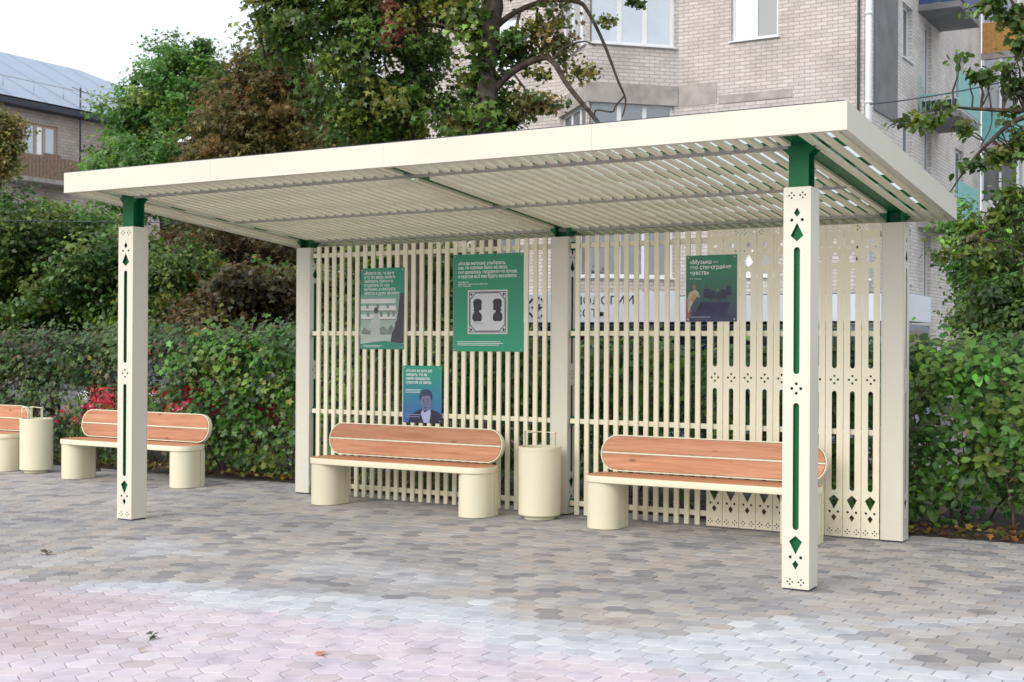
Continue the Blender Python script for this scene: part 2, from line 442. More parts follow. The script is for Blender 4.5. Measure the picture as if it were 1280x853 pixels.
# soil under the hedge
sm, t_, p_ = new_mat('soil')
t_.links.new(ramp(t_, noise(t_, 9, 8, .7), [(.3, (.028, .021, .016)), (.7, (.085, .062, .045))]), p_.inputs['Base Color'])
p_.inputs['Roughness'].default_value = 1; bump(t_, p_, noise(t_, 25, 6), 1.0, .03)
so = MB()
for a, b in zip(xs[:-1], xs[1:]):
    y0a, y0b = edge_y(a)+.004, edge_y(b)+.004
    for k in range(6):
        f0, f1 = k/6, (k+1)/6
        def zz(x, f): return -.012 + (.07*math.sin(math.pi*min(1, f*1.1)) if f > 0 else 0) + .02*mn.noise(Vector((x*3, f*6, 0)))*(1 if f > 0 else 0)
        so.poly([(a, y0a+f0*2.4, zz(a, f0)), (b, y0b+f0*2.4, zz(b, f0)), (b, y0b+f1*2.4, zz(b, f1)), (a, y0a+f1*2.4, zz(a, f1))], smooth=True)
tag(so.build('soil_bed', sm), kind='structure')

lw = MB()
for a, b in zip(xs[:-1], xs[1:]): lw.poly([(a, 5.2, -.035), (b, 5.2, -.035), (b, 9.5, -.035), (a, 9.5, -.035)])
tag(lw.build('dark_lawn_strip', plain('dark_strip_turf', (.045, .07, .022), .95, .4, 7, .1, 0, .6, 40)), kind='structure')  # added dark ground so gaps in the hedge do not show bright asphalt

# ------------------------------------------------------------------ foliage tools
rng = np.random.default_rng(11)
LEAFS = {
    'rhomb': ([(0, 0, 0), (-.34, .45, .05), (0, 1, 0), (.34, .45, .05)], [(0, 1, 2), (0, 2, 3)]),
    'ovate': ([(0, 0, 0), (-.30, .28, .07), (-.26, .66, .05), (0, 1.02, -.06), (.26, .66, .05), (.30, .28, .07), (0, .5, -.02)],
              [(0, 6, 1), (1, 6, 2), (2, 6, 3), (3, 6, 4), (4, 6, 5), (5, 6, 0)]),
    'lobed': ([(0, 0, 0), (-.36, .04, .05), (-.28, .30, .03), (-.56, .50, .07), (-.24, .60, .02), (0, 1.0, -.05), (.24, .60, .02), (.56, .50, .07), (.28, .30, .03), (.36, .04, .05), (0, .42, -.03)],
              [(10, k+1, k) for k in range(0, 9)] + [(10, 0, 9)]),
    'trilobe': ([(0, 0, 0), (-.5, .42, .06), (-.16, .50, .0), (0, 1, -.05), (.16, .50, 0), (.5, .42, .06)], [(0, 2, 1), (0, 3, 2), (0, 4, 3), (0, 5, 4)]),
    'palm': ([(0, 0, 0), (-.50, .10, .0), (-.12, .22, .04), (-.52, .62, -.05), (-.06, .30, .04), (0, 1.0, -.08), (.06, .30, .04), (.52, .62, -.05), (.12, .22, .04), (.50, .10, 0)],
             [(0, 1, 2), (0, 2, 3), (0, 3, 4), (0, 4, 5), (0, 5, 6), (0, 6, 7), (0, 7, 8), (0, 8, 9)]),
}
def leaf_mesh(name, pos, nor, size, col, shape):
    """pos,nor (n,3), size (n), col (n,3) -> one mesh of n leaves"""
    tv, tf = LEAFS[shape]; tv = np.array(tv); tf = np.array(tf); n = len(pos)
    nor = nor/np.linalg.norm(nor, axis=1, keepdims=True)
    rd = rng.normal(size=(n, 3)); rd[:, 2] -= .5          # tips hang
    ta = rd - nor*np.sum(rd*nor, axis=1, keepdims=True); ta /= np.linalg.norm(ta, axis=1, keepdims=True)+1e-9
    bi = np.cross(ta, nor)
    V = pos[:, None, :] + size[:, None, None]*(bi[:, None, :]*tv[None, :, 0, None] + ta[:, None, :]*(tv[None, :, 1, None]-.4) + nor[:, None, :]*tv[None, :, 2, None])
    k = len(tv); F = (tf[None] + (np.arange(n)*k)[:, None, None]).reshape(-1)
    nfc = n*len(tf); me = bpy.data.meshes.new(name)
    me.vertices.add(n*k); me.vertices.foreach_set('co', V.reshape(-1).astype(np.float32))
    me.loops.add(nfc*3); me.loops.foreach_set('vertex_index', F.astype(np.int32))
    me.polygons.add(nfc); me.polygons.foreach_set('loop_start', np.arange(0, nfc*3, 3, dtype=np.int32))
    me.update(calc_edges=True)
    a = me.attributes.new('col', 'FLOAT_COLOR', 'FACE')
    C = np.concatenate([np.repeat(np.clip(col*np.array([1.28, 1.25, 1.15]), 0, .8), len(tf), axis=0), np.ones((nfc, 1))], axis=1)
    a.data.foreach_set('color', C.reshape(-1).astype(np.float32))
    me.materials.append(M['leaf']); return me
def cols(pal, n, wts=None, jit=.22):
    pal = np.array(pal); i = rng.choice(len(pal), n, p=wts)
    return pal[i]*np.exp(rng.normal(0, jit, (n, 1)))*np.exp(rng.normal(0, .07, (n, 3)))

def scatter(blobs, n_clump, per, size, pal, wts=None, clump_r=.35, up=.55, flat=.6, shell=.5):
    """blobs: (centre, radii). returns clump centres and leaf arrays"""
    vol = np.array([b[1][0]*b[1][1]*b[1][2] for b in blobs])**(2/3); pr = vol/vol.sum()
    bi = rng.choice(len(blobs), n_clump, p=pr)
    d = rng.normal(size=(n_clump, 3)); d /= np.linalg.norm(d, axis=1, keepdims=True)
    rr = rng.random(n_clump)**shell
    cen = np.array([b[0] for b in blobs])[bi]; rad = np.array([b[1] for b in blobs])[bi]
    cc = cen + d*rad*rr[:, None]
    n = n_clump*per; ci = np.repeat(np.arange(n_clump), per)
    cr = clump_r*rng.uniform(.6, 1.35, n_clump)
    off = rng.normal(size=(n, 3))*np.array([1, 1, flat])*.55
    pos = cc[ci] + off*cr[ci][:, None]
    outw = pos-cen[ci]; outw /= np.linalg.norm(outw, axis=1, keepdims=True)+1e-6
    nor = outw*.55 + np.array([0, 0, up]) + rng.normal(size=(n, 3))*.5
    clc = cols(pal, n_clump, wts, .18)
    col = clc[ci]*np.exp(rng.normal(0, .2, (n, 1)))*np.exp(rng.normal(0, .05, (n, 3)))
    sz = size*rng.uniform(.65, 1.3, n)
    return cc, pos, nor, sz, col

def tree(name, label, cat, trunk, blobs, n_clump, per, size, pal, wts=None, clump_r=.35, shape='rhomb', group=None,
         limbs=(), nbranch=120, trad=(.2, .1), extra=None, shell=.5, trunk_mat='bark'):
    base = Vector(trunk[0]); e = empty(name, base, 0, label, cat, group)
    tm = MB(); pts = [Vector(p)-base for p in trunk]
    fine = []
    for a, b in zip(pts[:-1], pts[1:]):
        for k in range(4): fine.append(a.lerp(b, k/4) + Vector((rng.normal(), rng.normal(), 0))*.02)
    fine.append(pts[-1]); L = len(fine)
    rads = [trad[0]+(trad[1]-trad[0])*(i/(L-1)) for i in range(L)]; rads[0] *= 1.35
    tm.tube(fine, rads, 12); tm.build('trunk', M[trunk_mat], e)
    nodes = [p for p in fine[L//3:]]
    for lm, r0, r1 in limbs:
        l = MB(); lp = [Vector(p)-base for p in lm]; ff = []
        for i in range(len(lp)-1):
            for k in range(5):
                p0 = lp[max(i-1, 0)]; p1 = lp[i]; p2 = lp[i+1]; p3 = lp[min(i+2, len(lp)-1)]; t = k/5
                ff.append(.5*((2*p1)+(p2-p0)*t+(2*p0-5*p1+4*p2-p3)*t*t+(3*p1-p0-3*p2+p3)*t*t*t))
        ff.append(lp[-1]); l.tube(ff, [r0+(r1-r0)*i/(len(ff)-1) for i in range(len(ff))], 8)
        l.build('limb', M[trunk_mat], e); nodes += ff[2:]
    cc, pos, nor, sz, col = scatter(blobs, n_clump, per, size, pal, wts, clump_r, shell=shell)
    if extra:
        for ex in extra:
            c2, p2, n2, s2, k2 = scatter(*ex[0], **ex[1])
            pos = np.vstack([pos, p2]); nor = np.vstack([nor, n2]); sz = np.concatenate([sz, s2]); col = np.vstack([col, k2])
    bpos = np.array(base)
    cr = link('crown', leaf_mesh('crown', pos-bpos, nor, sz, col, shape), e); cr['kind'] = 'stuff'
    br = MB(); nn = np.array([tuple(p) for p in nodes])
    for c in cc[rng.permutation(len(cc))[:nbranch]]-bpos:
        lower = nn[:, 2] < c[2]+.3
        cand = nn[lower] if lower.any() else nn
        q = cand[np.argmin(np.linalg.norm(cand-c, axis=1))]; q = Vector(q); c = Vector(c); d = (c-q).length
        if d < .2: continue
        mid = q.lerp(c, .5) + Vector((rng.normal()*.1, rng.normal()*.1, .12))*d
        br.tube([q, q.lerp(mid, .6)+Vector((rng.normal(), rng.normal(), rng.normal()))*.04*d, mid, mid.lerp(c, .55)+Vector((rng.normal(), rng.normal(), rng.normal()))*.04*d, c],
                [min(.05, .012*d+.006), .01*d+.006, .008*d+.005, .006*d+.003, .004], 5, False)
    if br.v: tag(br.build('branches', M['bark'], e), kind='stuff')
    return e

# ------------------------------------------------------------------ walls and windows of buildings
def wall_holes(mb, o, u, n, W, H, holes, reveal=.14, uv0=(0, 0)):
    """rectangular wall from o along u (horizontal) and z; n outward; holes (u0,u1,v0,v1) with reveals"""
    o = Vector(o); u = Vector(u); n = Vector(n); z = Vector((0, 0, 1))
    us = sorted({0, W, *[h[0] for h in holes], *[h[1] for h in holes]}); vs = sorted({0, H, *[h[2] for h in holes], *[h[3] for h in holes]})
    us = [a for a in us if 0 <= a <= W]; vs = [a for a in vs if 0 <= a <= H]
    def P(a, b, d=0): return o+u*a+z*b-n*d
    flip = u.cross(z).dot(n) < 0
    def q(pts, uvs):
        if flip: pts = pts[::-1]; uvs = uvs[::-1]
        mb.poly(pts, uvs)
    for a0, a1 in zip(us[:-1], us[1:]):
        for b0, b1 in zip(vs[:-1], vs[1:]):
            ca, cb = (a0+a1)/2, (b0+b1)/2
            if any(h[0] < ca < h[1] and h[2] < cb < h[3] for h in holes): continue
            q([P(a0, b0), P(a1, b0), P(a1, b1), P(a0, b1)], [(uv0[0]+a, uv0[1]+b) for a, b in ((a0, b0), (a1, b0), (a1, b1), (a0, b1))])
    for h in holes:
        a0, a1, b0, b1 = h[:4]
        for (p, r_) in (((a0, b0), (a0, b1)), ((a1, b1), (a1, b0)), ((a0, b1), (a1, b1)), ((a1, b0), (a0, b0))):
            q([P(*p), P(*r_), P(*r_, reveal), P(*p, reveal)][::1], [(uv0[0]+p[0], uv0[1]+p[1]), (uv0[0]+r_[0], uv0[1]+r_[1]), (uv0[0]+r_[0]+reveal, uv0[1]+r_[1]), (uv0[0]+p[0]+reveal, uv0[1]+p[1])])

def basis(o, u, n):
    u = Vector(u); n = Vector(n); o = Vector(o)
    return Matrix(((u.x, n.x, 0, o.x), (u.y, n.y, 0, o.y), (0, 0, 1, o.z), (0, 0, 0, 1)))
def window(parent, o, u, n, h, splits=(.5,), pmat='pane_bright', fmat='upvc', depth=.10, fw=.065, sill=True, transom=None):
    """frame mesh with panes as children; local x along u, y outward, z up"""
    B = basis(o, u, n); a0, a1, b0, b1 = h; f = MB()
    y0, y1 = -depth-.05, -depth
    f.box(a0, a0+fw, y0, y1, b0, b1, M=B); f.box(a1-fw, a1, y0, y1, b0, b1, M=B)
    f.box(a0+fw, a1-fw, y0, y1, b0, b0+fw, M=B); f.box(a0+fw, a1-fw, y0, y1, b1-fw, b1, M=B)
    xs_ = [a0+fw] + [a0+(a1-a0)*s for s in splits] + [a1-fw]
    for s in xs_[1:-1]: f.box(s-fw*.7, s+fw*.7, y0, y1+.003, b0+fw, b1-fw, M=B)
    if transom: f.box(a0+fw, a1-fw, y0, y1+.002, b0+(b1-b0)*transom-fw*.5, b0+(b1-b0)*transom+fw*.5, M=B)
    w = f.build('window', M[fmat], parent)
    pl = pmat if isinstance(pmat, (list, tuple)) else [pmat]*(len(xs_)-1)
    for i in range(len(xs_)-1):
        p = MB(); l = xs_[i]+(0 if i == 0 else fw*.7); r_ = xs_[i+1]-(0 if i == len(xs_)-2 else fw*.7)
        p.box(l, r_, y0+.015, y0+.03, b0+fw, b1-fw, M=B); p.build('pane', M[pl[i]], w)
    if sill:
        s = MB(); s.box(a0-.04, a1+.04, -depth+.005, .06, b0-.035, b0-.003, M=B); s.build('sill', M[fmat], w)
    return w

# ------------------------------------------------------------------ brick apartment block behind
FY = 21.0; CX = -5.43; BH = 15.4
bld = empty('apartment_building', (CX, FY, 0), 0, 'pale brick apartment block with angular bay and white framed windows', 'building')
ox, oy = bld.location.x, bld.location.y
def bw(mb, name, mat): 
    o = mb.build(name, mat, bld); o.matrix_parent_inverse = Matrix.Translation((-ox, -oy, 0)); return o
class WP:   # stand-in parent: builds in world space under bld
    pass
def bwin(*a, **k):
    w = window(bld, *a, **k); w.matrix_parent_inverse = Matrix.Translation((-ox, -oy, 0)); return w
IX = -9.95; SB = 1.64; TX, TY = IX-SB, FY-SB; LX = IX-2*SB
sills = [.38, 3.18, 5.98, 8.78, 11.58]
def tri(a, b): return [(a, b, s, s+1.36) for s in sills]
# right piece of the front
h = [(-8.60-IX, -7.44-IX, s, s+1.36) for s in sills if not 5 < s < 7]
m = MB(); wall_holes(m, (IX, FY, 0), (1, 0, 0), (0, -1, 0), CX-IX, BH, h, uv0=(0, 0)); bw(m, 'wall', M['brick'])
for i, q in enumerate(h): bwin((IX, FY, 0), (1, 0, 0), (0, -1, 0), q, (.5,), ('pane_bright', 'pane_dark'))
# bay
k2 = 1/math.sqrt(2); BLEN = SB*math.sqrt(2)
h = [(.06, BLEN-.10, s, s+1.40) for s in sills]
m = MB(); wall_holes(m, (TX, TY, 0), (k2, k2, 0), (k2, -k2, 0), BLEN, BH, h, uv0=(11, 0)); o = bw(m, 'bay_wall', M['brick'])
for i, q in enumerate(h): bwin((TX, TY, 0), (k2, k2, 0), (k2, -k2, 0), q, (.36, .66), 'pane_bright' if i in (3, 4) else ('pane_dark', 'pane_dark', 'pane_dark'), fw=.075)
m = MB(); wall_holes(m, (LX, FY, 0), (k2, -k2, 0), (-k2, -k2, 0), BLEN, BH, h, uv0=(20, 0)); bw(m, 'bay_wall', M['brick'])
for i, q in enumerate(h): bwin((LX, FY, 0), (k2, -k2, 0), (-k2, -k2, 0), q, (.34, .67), 'pane_bright' if i in (3, 4) else 'pane_dark', fw=.075)
# left piece
LW = 5.6
hx = [-15.9]
h = [(x-(LX-LW), x+1.5-(LX-LW), s, s+1.36) for x in hx for s in sills]
m = MB(); wall_holes(m, (LX-LW, FY, 0), (1, 0, 0), (0, -1, 0), LW, BH, h, uv0=(30, 0)); bw(m, 'wall', M['brick'])
for q in h: bwin((LX-LW, FY, 0), (1, 0, 0), (0, -1, 0), q, (.5,), 'pane_bright')
# side wall
SL = 13.4
sh = []
for s in sills:
    sh += [(24.45-FY, 25.45-FY, s-.02, s+1.36), (26.75-FY, 27.65-FY, s-.75 if s > 1 else s, s+1.36), (30.6-FY, 31.8-FY, s, s+1.36)]
m = MB(); wall_holes(m, (CX, FY, 0), (0, 1, 0), (1, 0, 0), SL, BH, sh, uv0=(.1, 0)); bw(m, 'side_wall', M['brick_side'])
for q in sh: bwin((CX, FY, 0), (0, 1, 0), (1, 0, 0), q, (.5,) if q[0] > 7 or q[0] < 5 else (.62,), ('pane_bright', 'pane_dark'), depth=.12)
# rear and far walls, roof
m = MB()
m.poly([(LX-LW, FY, 0), (LX-LW, FY+SL, 0), (LX-LW, FY+SL, BH), (LX-LW, FY, BH)], [(0, 0), (SL, 0), (SL, BH), (0, BH)])
m.poly([(CX, FY+SL, 0), (LX-LW, FY+SL, 0), (LX-LW, FY+SL, BH), (CX, FY+SL, BH)][::-1], [(0, 0), (18, 0), (18, BH), (0, BH)])
bw(m, 'rear_wall', M['brick_side'])
m = MB(); m.box(LX-LW-.4, CX+.5, FY-2.2, FY+SL+.4, BH, BH+.3); bw(m, 'roof', M['concrete'])
# concrete belts and lintels
for z0, z1 in ((1.78, 2.25), (4.60, 5.10), (7.36, 7.82), (10.18, 10.62)):
    for (oo, uu, nn, w_) in (((TX, TY, 0), (k2, k2, 0), (k2, -k2, 0), BLEN), ((LX, FY, 0), (k2, -k2, 0), (-k2, -k2, 0), BLEN)):
        m = MB(); m.box(.0, w_-.02, -.05, .03, z0, z1, M=basis(oo, uu, nn)); bw(m, 'belt', M['concrete'])
for s in sills[:-1]:
    m = MB(); m.box(.02, 1.0, -.05, .012, s-1.44, s-.92, M=basis((IX, FY, 0), (1, 0, 0), (0, -1, 0))); bw(m, 'lintel', M['concrete'])
    m = MB(); m.box(1.05, 2.85, -.05, .015, s-1.46, s-1.26, M=basis((IX, FY, 0), (1, 0, 0), (0, -1, 0))); bw(m, 'lintel', M['concrete'])
# grey rendered strip and drainpipe at the corner
m = MB(); m.box(.78, 2.85, -.02, .04, 7.0, BH-.1, M=basis((CX, FY, 0), (0, 1, 0), (1, 0, 0)))
bw(m, 'rendered_strip', M['render'])
m = MB(); m.tube([(CX+.10, FY-.02, 0), (CX+.10, FY-.02, BH)], .075, 10)
for z in np.arange(1, 15, 2.0): m.tube([(CX+.10, FY-.02, z), (CX+.10, FY-.02, z+.06)], .09, 10)
bw(m, 'drainpipe', M['upvc'])
m = MB(); m.tube([(CX-.12, FY-.05, 0), (CX-.12, FY-.05, BH)], .03, 6); bw(m, 'cable', M['trim'])
# balconies on the side wall
for i, zb in enumerate((4.8, 7.6, 10.4)):
    y0, y1, dp = 26.05, 28.6, 1.05
    m = MB(); m.box(CX+.002, CX+dp, y0, y1, zb-.16, zb); sl = bw(m, 'balcony', M['concrete'] if i == 0 else M['render'])
    fm = M['teal'] if i < 2 else M['blue']
    m = MB(); m.box(CX+dp-.03, CX+dp-.01, y0+.02, y1-.02, zb+.08, zb+1.0); q = m.build('balcony_screen', fm, sl)
    if i == 2:
        m = MB(); m.box(CX+.02, CX+dp-.04, y0+.02, y0+.04, zb+.02, zb+1.0); m.build('balcony_screen', fm, sl)
        m = MB(); m.box(CX+.02, CX+dp-.04, y1-.04, y1-.02, zb+.02, zb+1.0); m.build('balcony_screen', fm, sl)
    else:
        for k in range(8):
            m = MB(); xx = CX+.06+k*(dp-.14)/7; m.box(xx, xx+.018, y0+.02, y0+.04, zb, zb+.42 if k % 7 else zb+1.0); m.build('baluster', M['teal'], sl)
        m = MB(); m.box(CX+.04, CX+dp-.05, y0+.015, y0+.045, zb+.42, zb+.46); m.build('rail', M['teal'], sl)
        m = MB(); m.box(CX+.10, CX+dp-.10, y0+.06, y0+.24, zb+.003, zb+.30); m.build('planter', M['shopdark'], sl)
# loggia stack at the far end
LY = FY+SL; lx1 = CX+1.15
for i in range(5):
    zb = -.6+i*2.8
    if zb < 0: zb = 0.0
    m = MB(); m.box(CX, lx1, LY+.01, LY+3.4, zb, zb+.2); lo = bw(m, 'loggia', M['concrete'])
    zf = (i+1)*2.8-.62
    pm = M['boards'] if i == 4 else M['teal'] if i == 3 else M['upvc']
    for k in range(8):
        m = MB(); a = CX+.02+k*(lx1-CX-.04)/8; m.box(a+.004, a+(lx1-CX-.04)/8, LY+.02, LY+.05, zb+.2, zb+1.15); m.build('board', pm, lo)
    m = MB(); m.box(lx1-.04, lx1-.01, LY+.06, LY+3.38, zb+.2, zb+1.15); m.build('side_panel', pm, lo)
    for a in (CX+.02, CX+.55, lx1-.09): m = MB(); m.box(a, a+.07, LY+.02, LY+.07, zb+1.15, zb+2.78); m.build('mullion', M['upvc'], lo)
    for a in (LY+.9, LY+1.9, LY+3.3): m = MB(); m.box(lx1-.075, lx1-.012, a, a+.07, zb+1.15, zb+2.78); m.build('mullion', M['upvc'], lo)
    m = MB(); m.box(CX+.09, lx1-.09, LY+.035, LY+.045, zb+1.16, zb+2.77); m.build('pane', M['pane_bright' if i != 2 else 'pane_dark'], lo)
    m = MB(); m.box(lx1-.05, lx1-.04, LY+.08, LY+3.3, zb+1.16, zb+2.77); m.build('pane', M['pane_bright'], lo)
m = MB(); wall_holes(m, (CX, LY+3.4, 0), (1, 0, 0), (0, -1, 0), 9, BH, [], uv0=(3, 0)); bw(m, 'side_wall', M['brick_side'])

# ------------------------------------------------------------------ low shop pavilion with sign
SYP = 16.0
shop = empty('shop_pavilion', (-8.0, SYP, 0), 0, 'low shop with long white sign board, dark windows and dark roof', 'shop')
sinv = Matrix.Translation((8.0, -SYP, 0))
def sb(mb, name, mat, par=None):
    o = mb.build(name, mat, par or shop)
    if par is None: o.matrix_parent_inverse = sinv
    return o
SX0, SX1 = -15.2, -3.30
m = MB(); m.box(SX0, SX1-.02, SYP+.12, SYP+2.1, 0, 1.97); sb(m, 'wall', M['shopgrey'])
m = MB(); m.box(SX0, CX-.3, SYP+2.1, FY-.01, 0, 2.2); sb(m, 'rear_wall', M['shopgrey'])
m = MB(); m.box(SX0+.2, SX1-.2, SYP+.2, SYP+2.05, 2.5, 2.56); sb(m, 'roof', M['trim'])
for k in range(9):
    a = SX0+.25+k*1.32
    if a+1.2 > SX1: break
    m = MB(); m.box(a, a+1.2, SYP+.06, SYP+.119, .1, 1.94); w_ = sb(m, 'window', M['shopdark'])
    p = MB(); p.box(a+.05, a+1.15, SYP+.05, SYP+.059, .5, 1.85); p.build('pane', M['glassd'], w_)
m = MB(); m.box(SX1-.02, SX1-.005, SYP+.35, SYP+1.6, 1.0, 1.85); sb(m, 'side_window', M['glassd'])
m = MB(); m.box(-13.3, -7.80, SYP-.05, SYP+.11, 2.02, 2.63, .006); sgn = sb(m, 'sign_board', M['signwhite'])
m = MB(); m.box(-7.78, SX1, SYP-.04, SYP+2.12, 2.02, 2.53, .006); sb(m, 'sign_board', M['signwhite'])
m = MB(); m.box(-8.42, -8.40, SYP-.055, SYP-.051, 2.02, 2.63); m.build('seam', M['trim'], sgn)

def text_mesh(name, lines, size, spacing=1.0, shear=0.0, extrude=.0008, bold=.0, align='LEFT', wscale=1.0):
    cu = bpy.data.curves.new(name, 'FONT'); cu.body = '\n'.join(lines); cu.size = size; cu.space_line = spacing
    cu.extrude = extrude; cu.shear = shear; cu.offset = bold; cu.align_x = align; cu.resolution_u = 2
    o = bpy.data.objects.new(name, cu); COL.objects.link(o)
    dg = bpy.context.evaluated_depsgraph_get(); dg.update()
    me = bpy.data.meshes.new_from_object(o.evaluated_get(dg)); bpy.data.objects.remove(o, do_unlink=True); bpy.data.curves.remove(cu)
    w_ = max((v.co.x for v in me.vertices), default=1)
    me.name = name; return me, w_
def put_text(parent, lines, x, z, y, width, size, mat, spacing=1.0, shear=0, bold=0.0, name='lettering', ex=.0008):
    """upright text facing -Y; z = baseline of first line; stretched to width"""
    me, w_ = text_mesh(name, lines, 1.0, spacing, shear, ex/size, .0006+.6*bold/size)
    k = width/w_
    me.transform(Matrix(((k, 0, 0, 0), (0, 0, -size, 0), (0, size, 0, 0), (0, 0, 0, 1))))
    me.materials.clear(); me.materials.append(M[mat])
    o = bpy.data.objects.new(name, me); COL.objects.link(o); o.parent = parent; o.location = (x, y, z); return o
def at_sign(px, py): return at_y(px, py, SYP-.055)
t0 = at_sign(690, 381); t1 = at_sign(792, 381)
for ln, py in (('ТЕХНОЛОГИИ', 381.5), ('КРАСОТЫ', 397)):
    q = at_sign(690, py); w_ = (t1.x-t0.x)*(1.0 if ln[0] == 'Т' else .68)
    o = put_text(shop, [ln], q.x, q.z, SYP-.056, w_, .24, 'black', name='lettering', ex=.003); o.matrix_parent_inverse = sinv
lc = at_sign(671, 385)
ring = MB()
for k in range(8):
    a0 = math.pi/8+k*math.pi/4; a1 = a0+math.pi/4
    if k in (1, 5): pass
    def pp(r, a): return (lc.x+r*math.cos(a), SYP-.056, lc.z+r*math.sin(a))
    ring.poly([pp(.24, a0+.08), pp(.24, a1-.08), pp(.195, a1-.08), pp(.195, a0+.08)])
for k in range(5):
    a = R(90)+(k-2)*.6
    ring.poly([(lc.x, SYP-.057, lc.z-.1), (lc.x+.10*math.cos(a-.25), SYP-.057, lc.z-.03+.10*math.sin(a-.25)), (lc.x+.17*math.cos(a), SYP-.057, lc.z-.05+.17*math.sin(a)), (lc.x+.10*math.cos(a+.25), SYP-.057, lc.z-.03+.10*math.sin(a+.25))])
sb(ring, 'emblem', M['black'])

# ------------------------------------------------------------------ far brick house on the left
hb = empty('brick_house', (-38, 25, 0), 0, 'tan brick house with pale metal roof and wooden balcony beyond the trees', 'building')
hinv = Matrix.Translation((38, -25, 0))
def hbld(mb, name, mat, par=None):
    o = mb.build(name, mat, par or hb)
    if par is None: o.matrix_parent_inverse = hinv
    return o
HX = -38.0; HY0, HY1, HE = 8.0, 37.95, 10.45
hh = [(24.39-HY0, 25.92-HY0, 8.62, 9.86), (19.2-HY0, 20.7-HY0, 8.62, 9.86), (24.39-HY0, 25.92-HY0, 5.6, 6.9), (19.2-HY0, 20.7-HY0, 5.6, 6.9), (24.39-HY0, 25.92-HY0, 2.6, 3.9)]
m = MB(); wall_holes(m, (HX, HY0, 0), (0, 1, 0), (1, 0, 0), HY1-HY0, HE, hh); hbld(m, 'wall', M['brick_left'])
m = MB(); wall_holes(m, (HX, HY1, 0), (-1, 0, 0), (0, 1, 0), 12, HE, []); hbld(m, 'wall', M['brick_left'])
m = MB(); wall_holes(m, (HX, HY0, 0), (-1, 0, 0), (0, -1, 0), 12, HE, []); hbld(m, 'wall', M['brick_left'])
for q in hh:
    w_ = window(hb, (HX, HY0, 0), (0, 1, 0), (1, 0, 0), q, (.36, .62), ('pane_blue', 'pane_bright', 'pane_blue'), 'wframe', .08, .10); w_.matrix_parent_inverse = hinv
EO = .55; rx = HX-6; hz = 13.86; hy = HY1-5.8
e0 = (HX+EO, HY0-EO, HE+.15); e1 = (HX+EO, HY1+EO, HE+.15); e2 = (HX-12-EO, HY1+EO, HE+.15); e3 = (HX-12-EO, HY0-EO, HE+.15)
r0_ = (rx, HY0+5.8, hz); r1_ = (rx, hy, hz)
m = MB(); m.poly([e0, e1, r1_, r0_]); m.poly([e1, e2, r1_]); m.poly([e2, e3, r0_, r1_]); m.poly([e3, e0, r0_])
rf = hbld(m, 'roof', M['roofmetal'])
m = MB(); m.box(HX-12.4, HX+EO-.02, HY0-.5, HY1+.5, HE-.12, HE+.10); m.build('eaves', M['trim'], rf).matrix_parent_inverse = Matrix()
for k in range(18):        # standing seams and the snow rail
    yy = HY0+1+k*1.6; s = MB(); tt = min(1, max(.05, (HY1+EO-yy)/6.3))
    a = Vector((HX+EO, yy, HE+.17)); b = Vector((rx, yy, hz+.02)); s.tube([a, a.lerp(b, tt)], .009, 4); s.build('seam', M['roofmetal'], rf)
s = MB(); s.tube([(HX-.5, HY0, HE+1.1), (HX-.5, HY1-.5, HE+1.1)], .018, 5)
for k in range(16): s.tube([(HX-.5, HY0+.4+k*1.4, HE+.7), (HX-.5, HY0+.4+k*1.4, HE+1.12)], .014, 4)
s.build('snow_rail', M['steel'], rf)
s = MB(); s.tube([(HX+.35, 26.71, 8.2), (HX+.35, 26.71, 11.5)], .035, 6); s.tube([(HX+.35, 26.3, 11.45), (HX+.35, 27.3, 11.3)], .015, 5); hbld(s, 'aerial_mast', M['trim'])
m = MB(); m.box(HX+.002, HX+1.0, 23.6, 26.6, 7.5, 7.66); bal = hbld(m, 'balcony', M['concrete'])
for k in range(18):
    m = MB(); yy = 23.62+k*.165; m.box(HX+.96, HX+.99, yy, yy+.15, 7.66, 8.5+(.12 if 4 < k < 10 else 0)); m.build('board', M['brownboards'], bal)
for k in range(5):
    m = MB(); xx = HX+.05+k*.18; m.box(xx, xx+.165, 26.55, 26.58, 7.66, 8.5); m.build('board', M['brownboards'], bal)
    m = MB(); m.box(xx, xx+.165, 23.62, 23.65, 7.66, 8.5); m.build('board', M['brownboards'], bal)

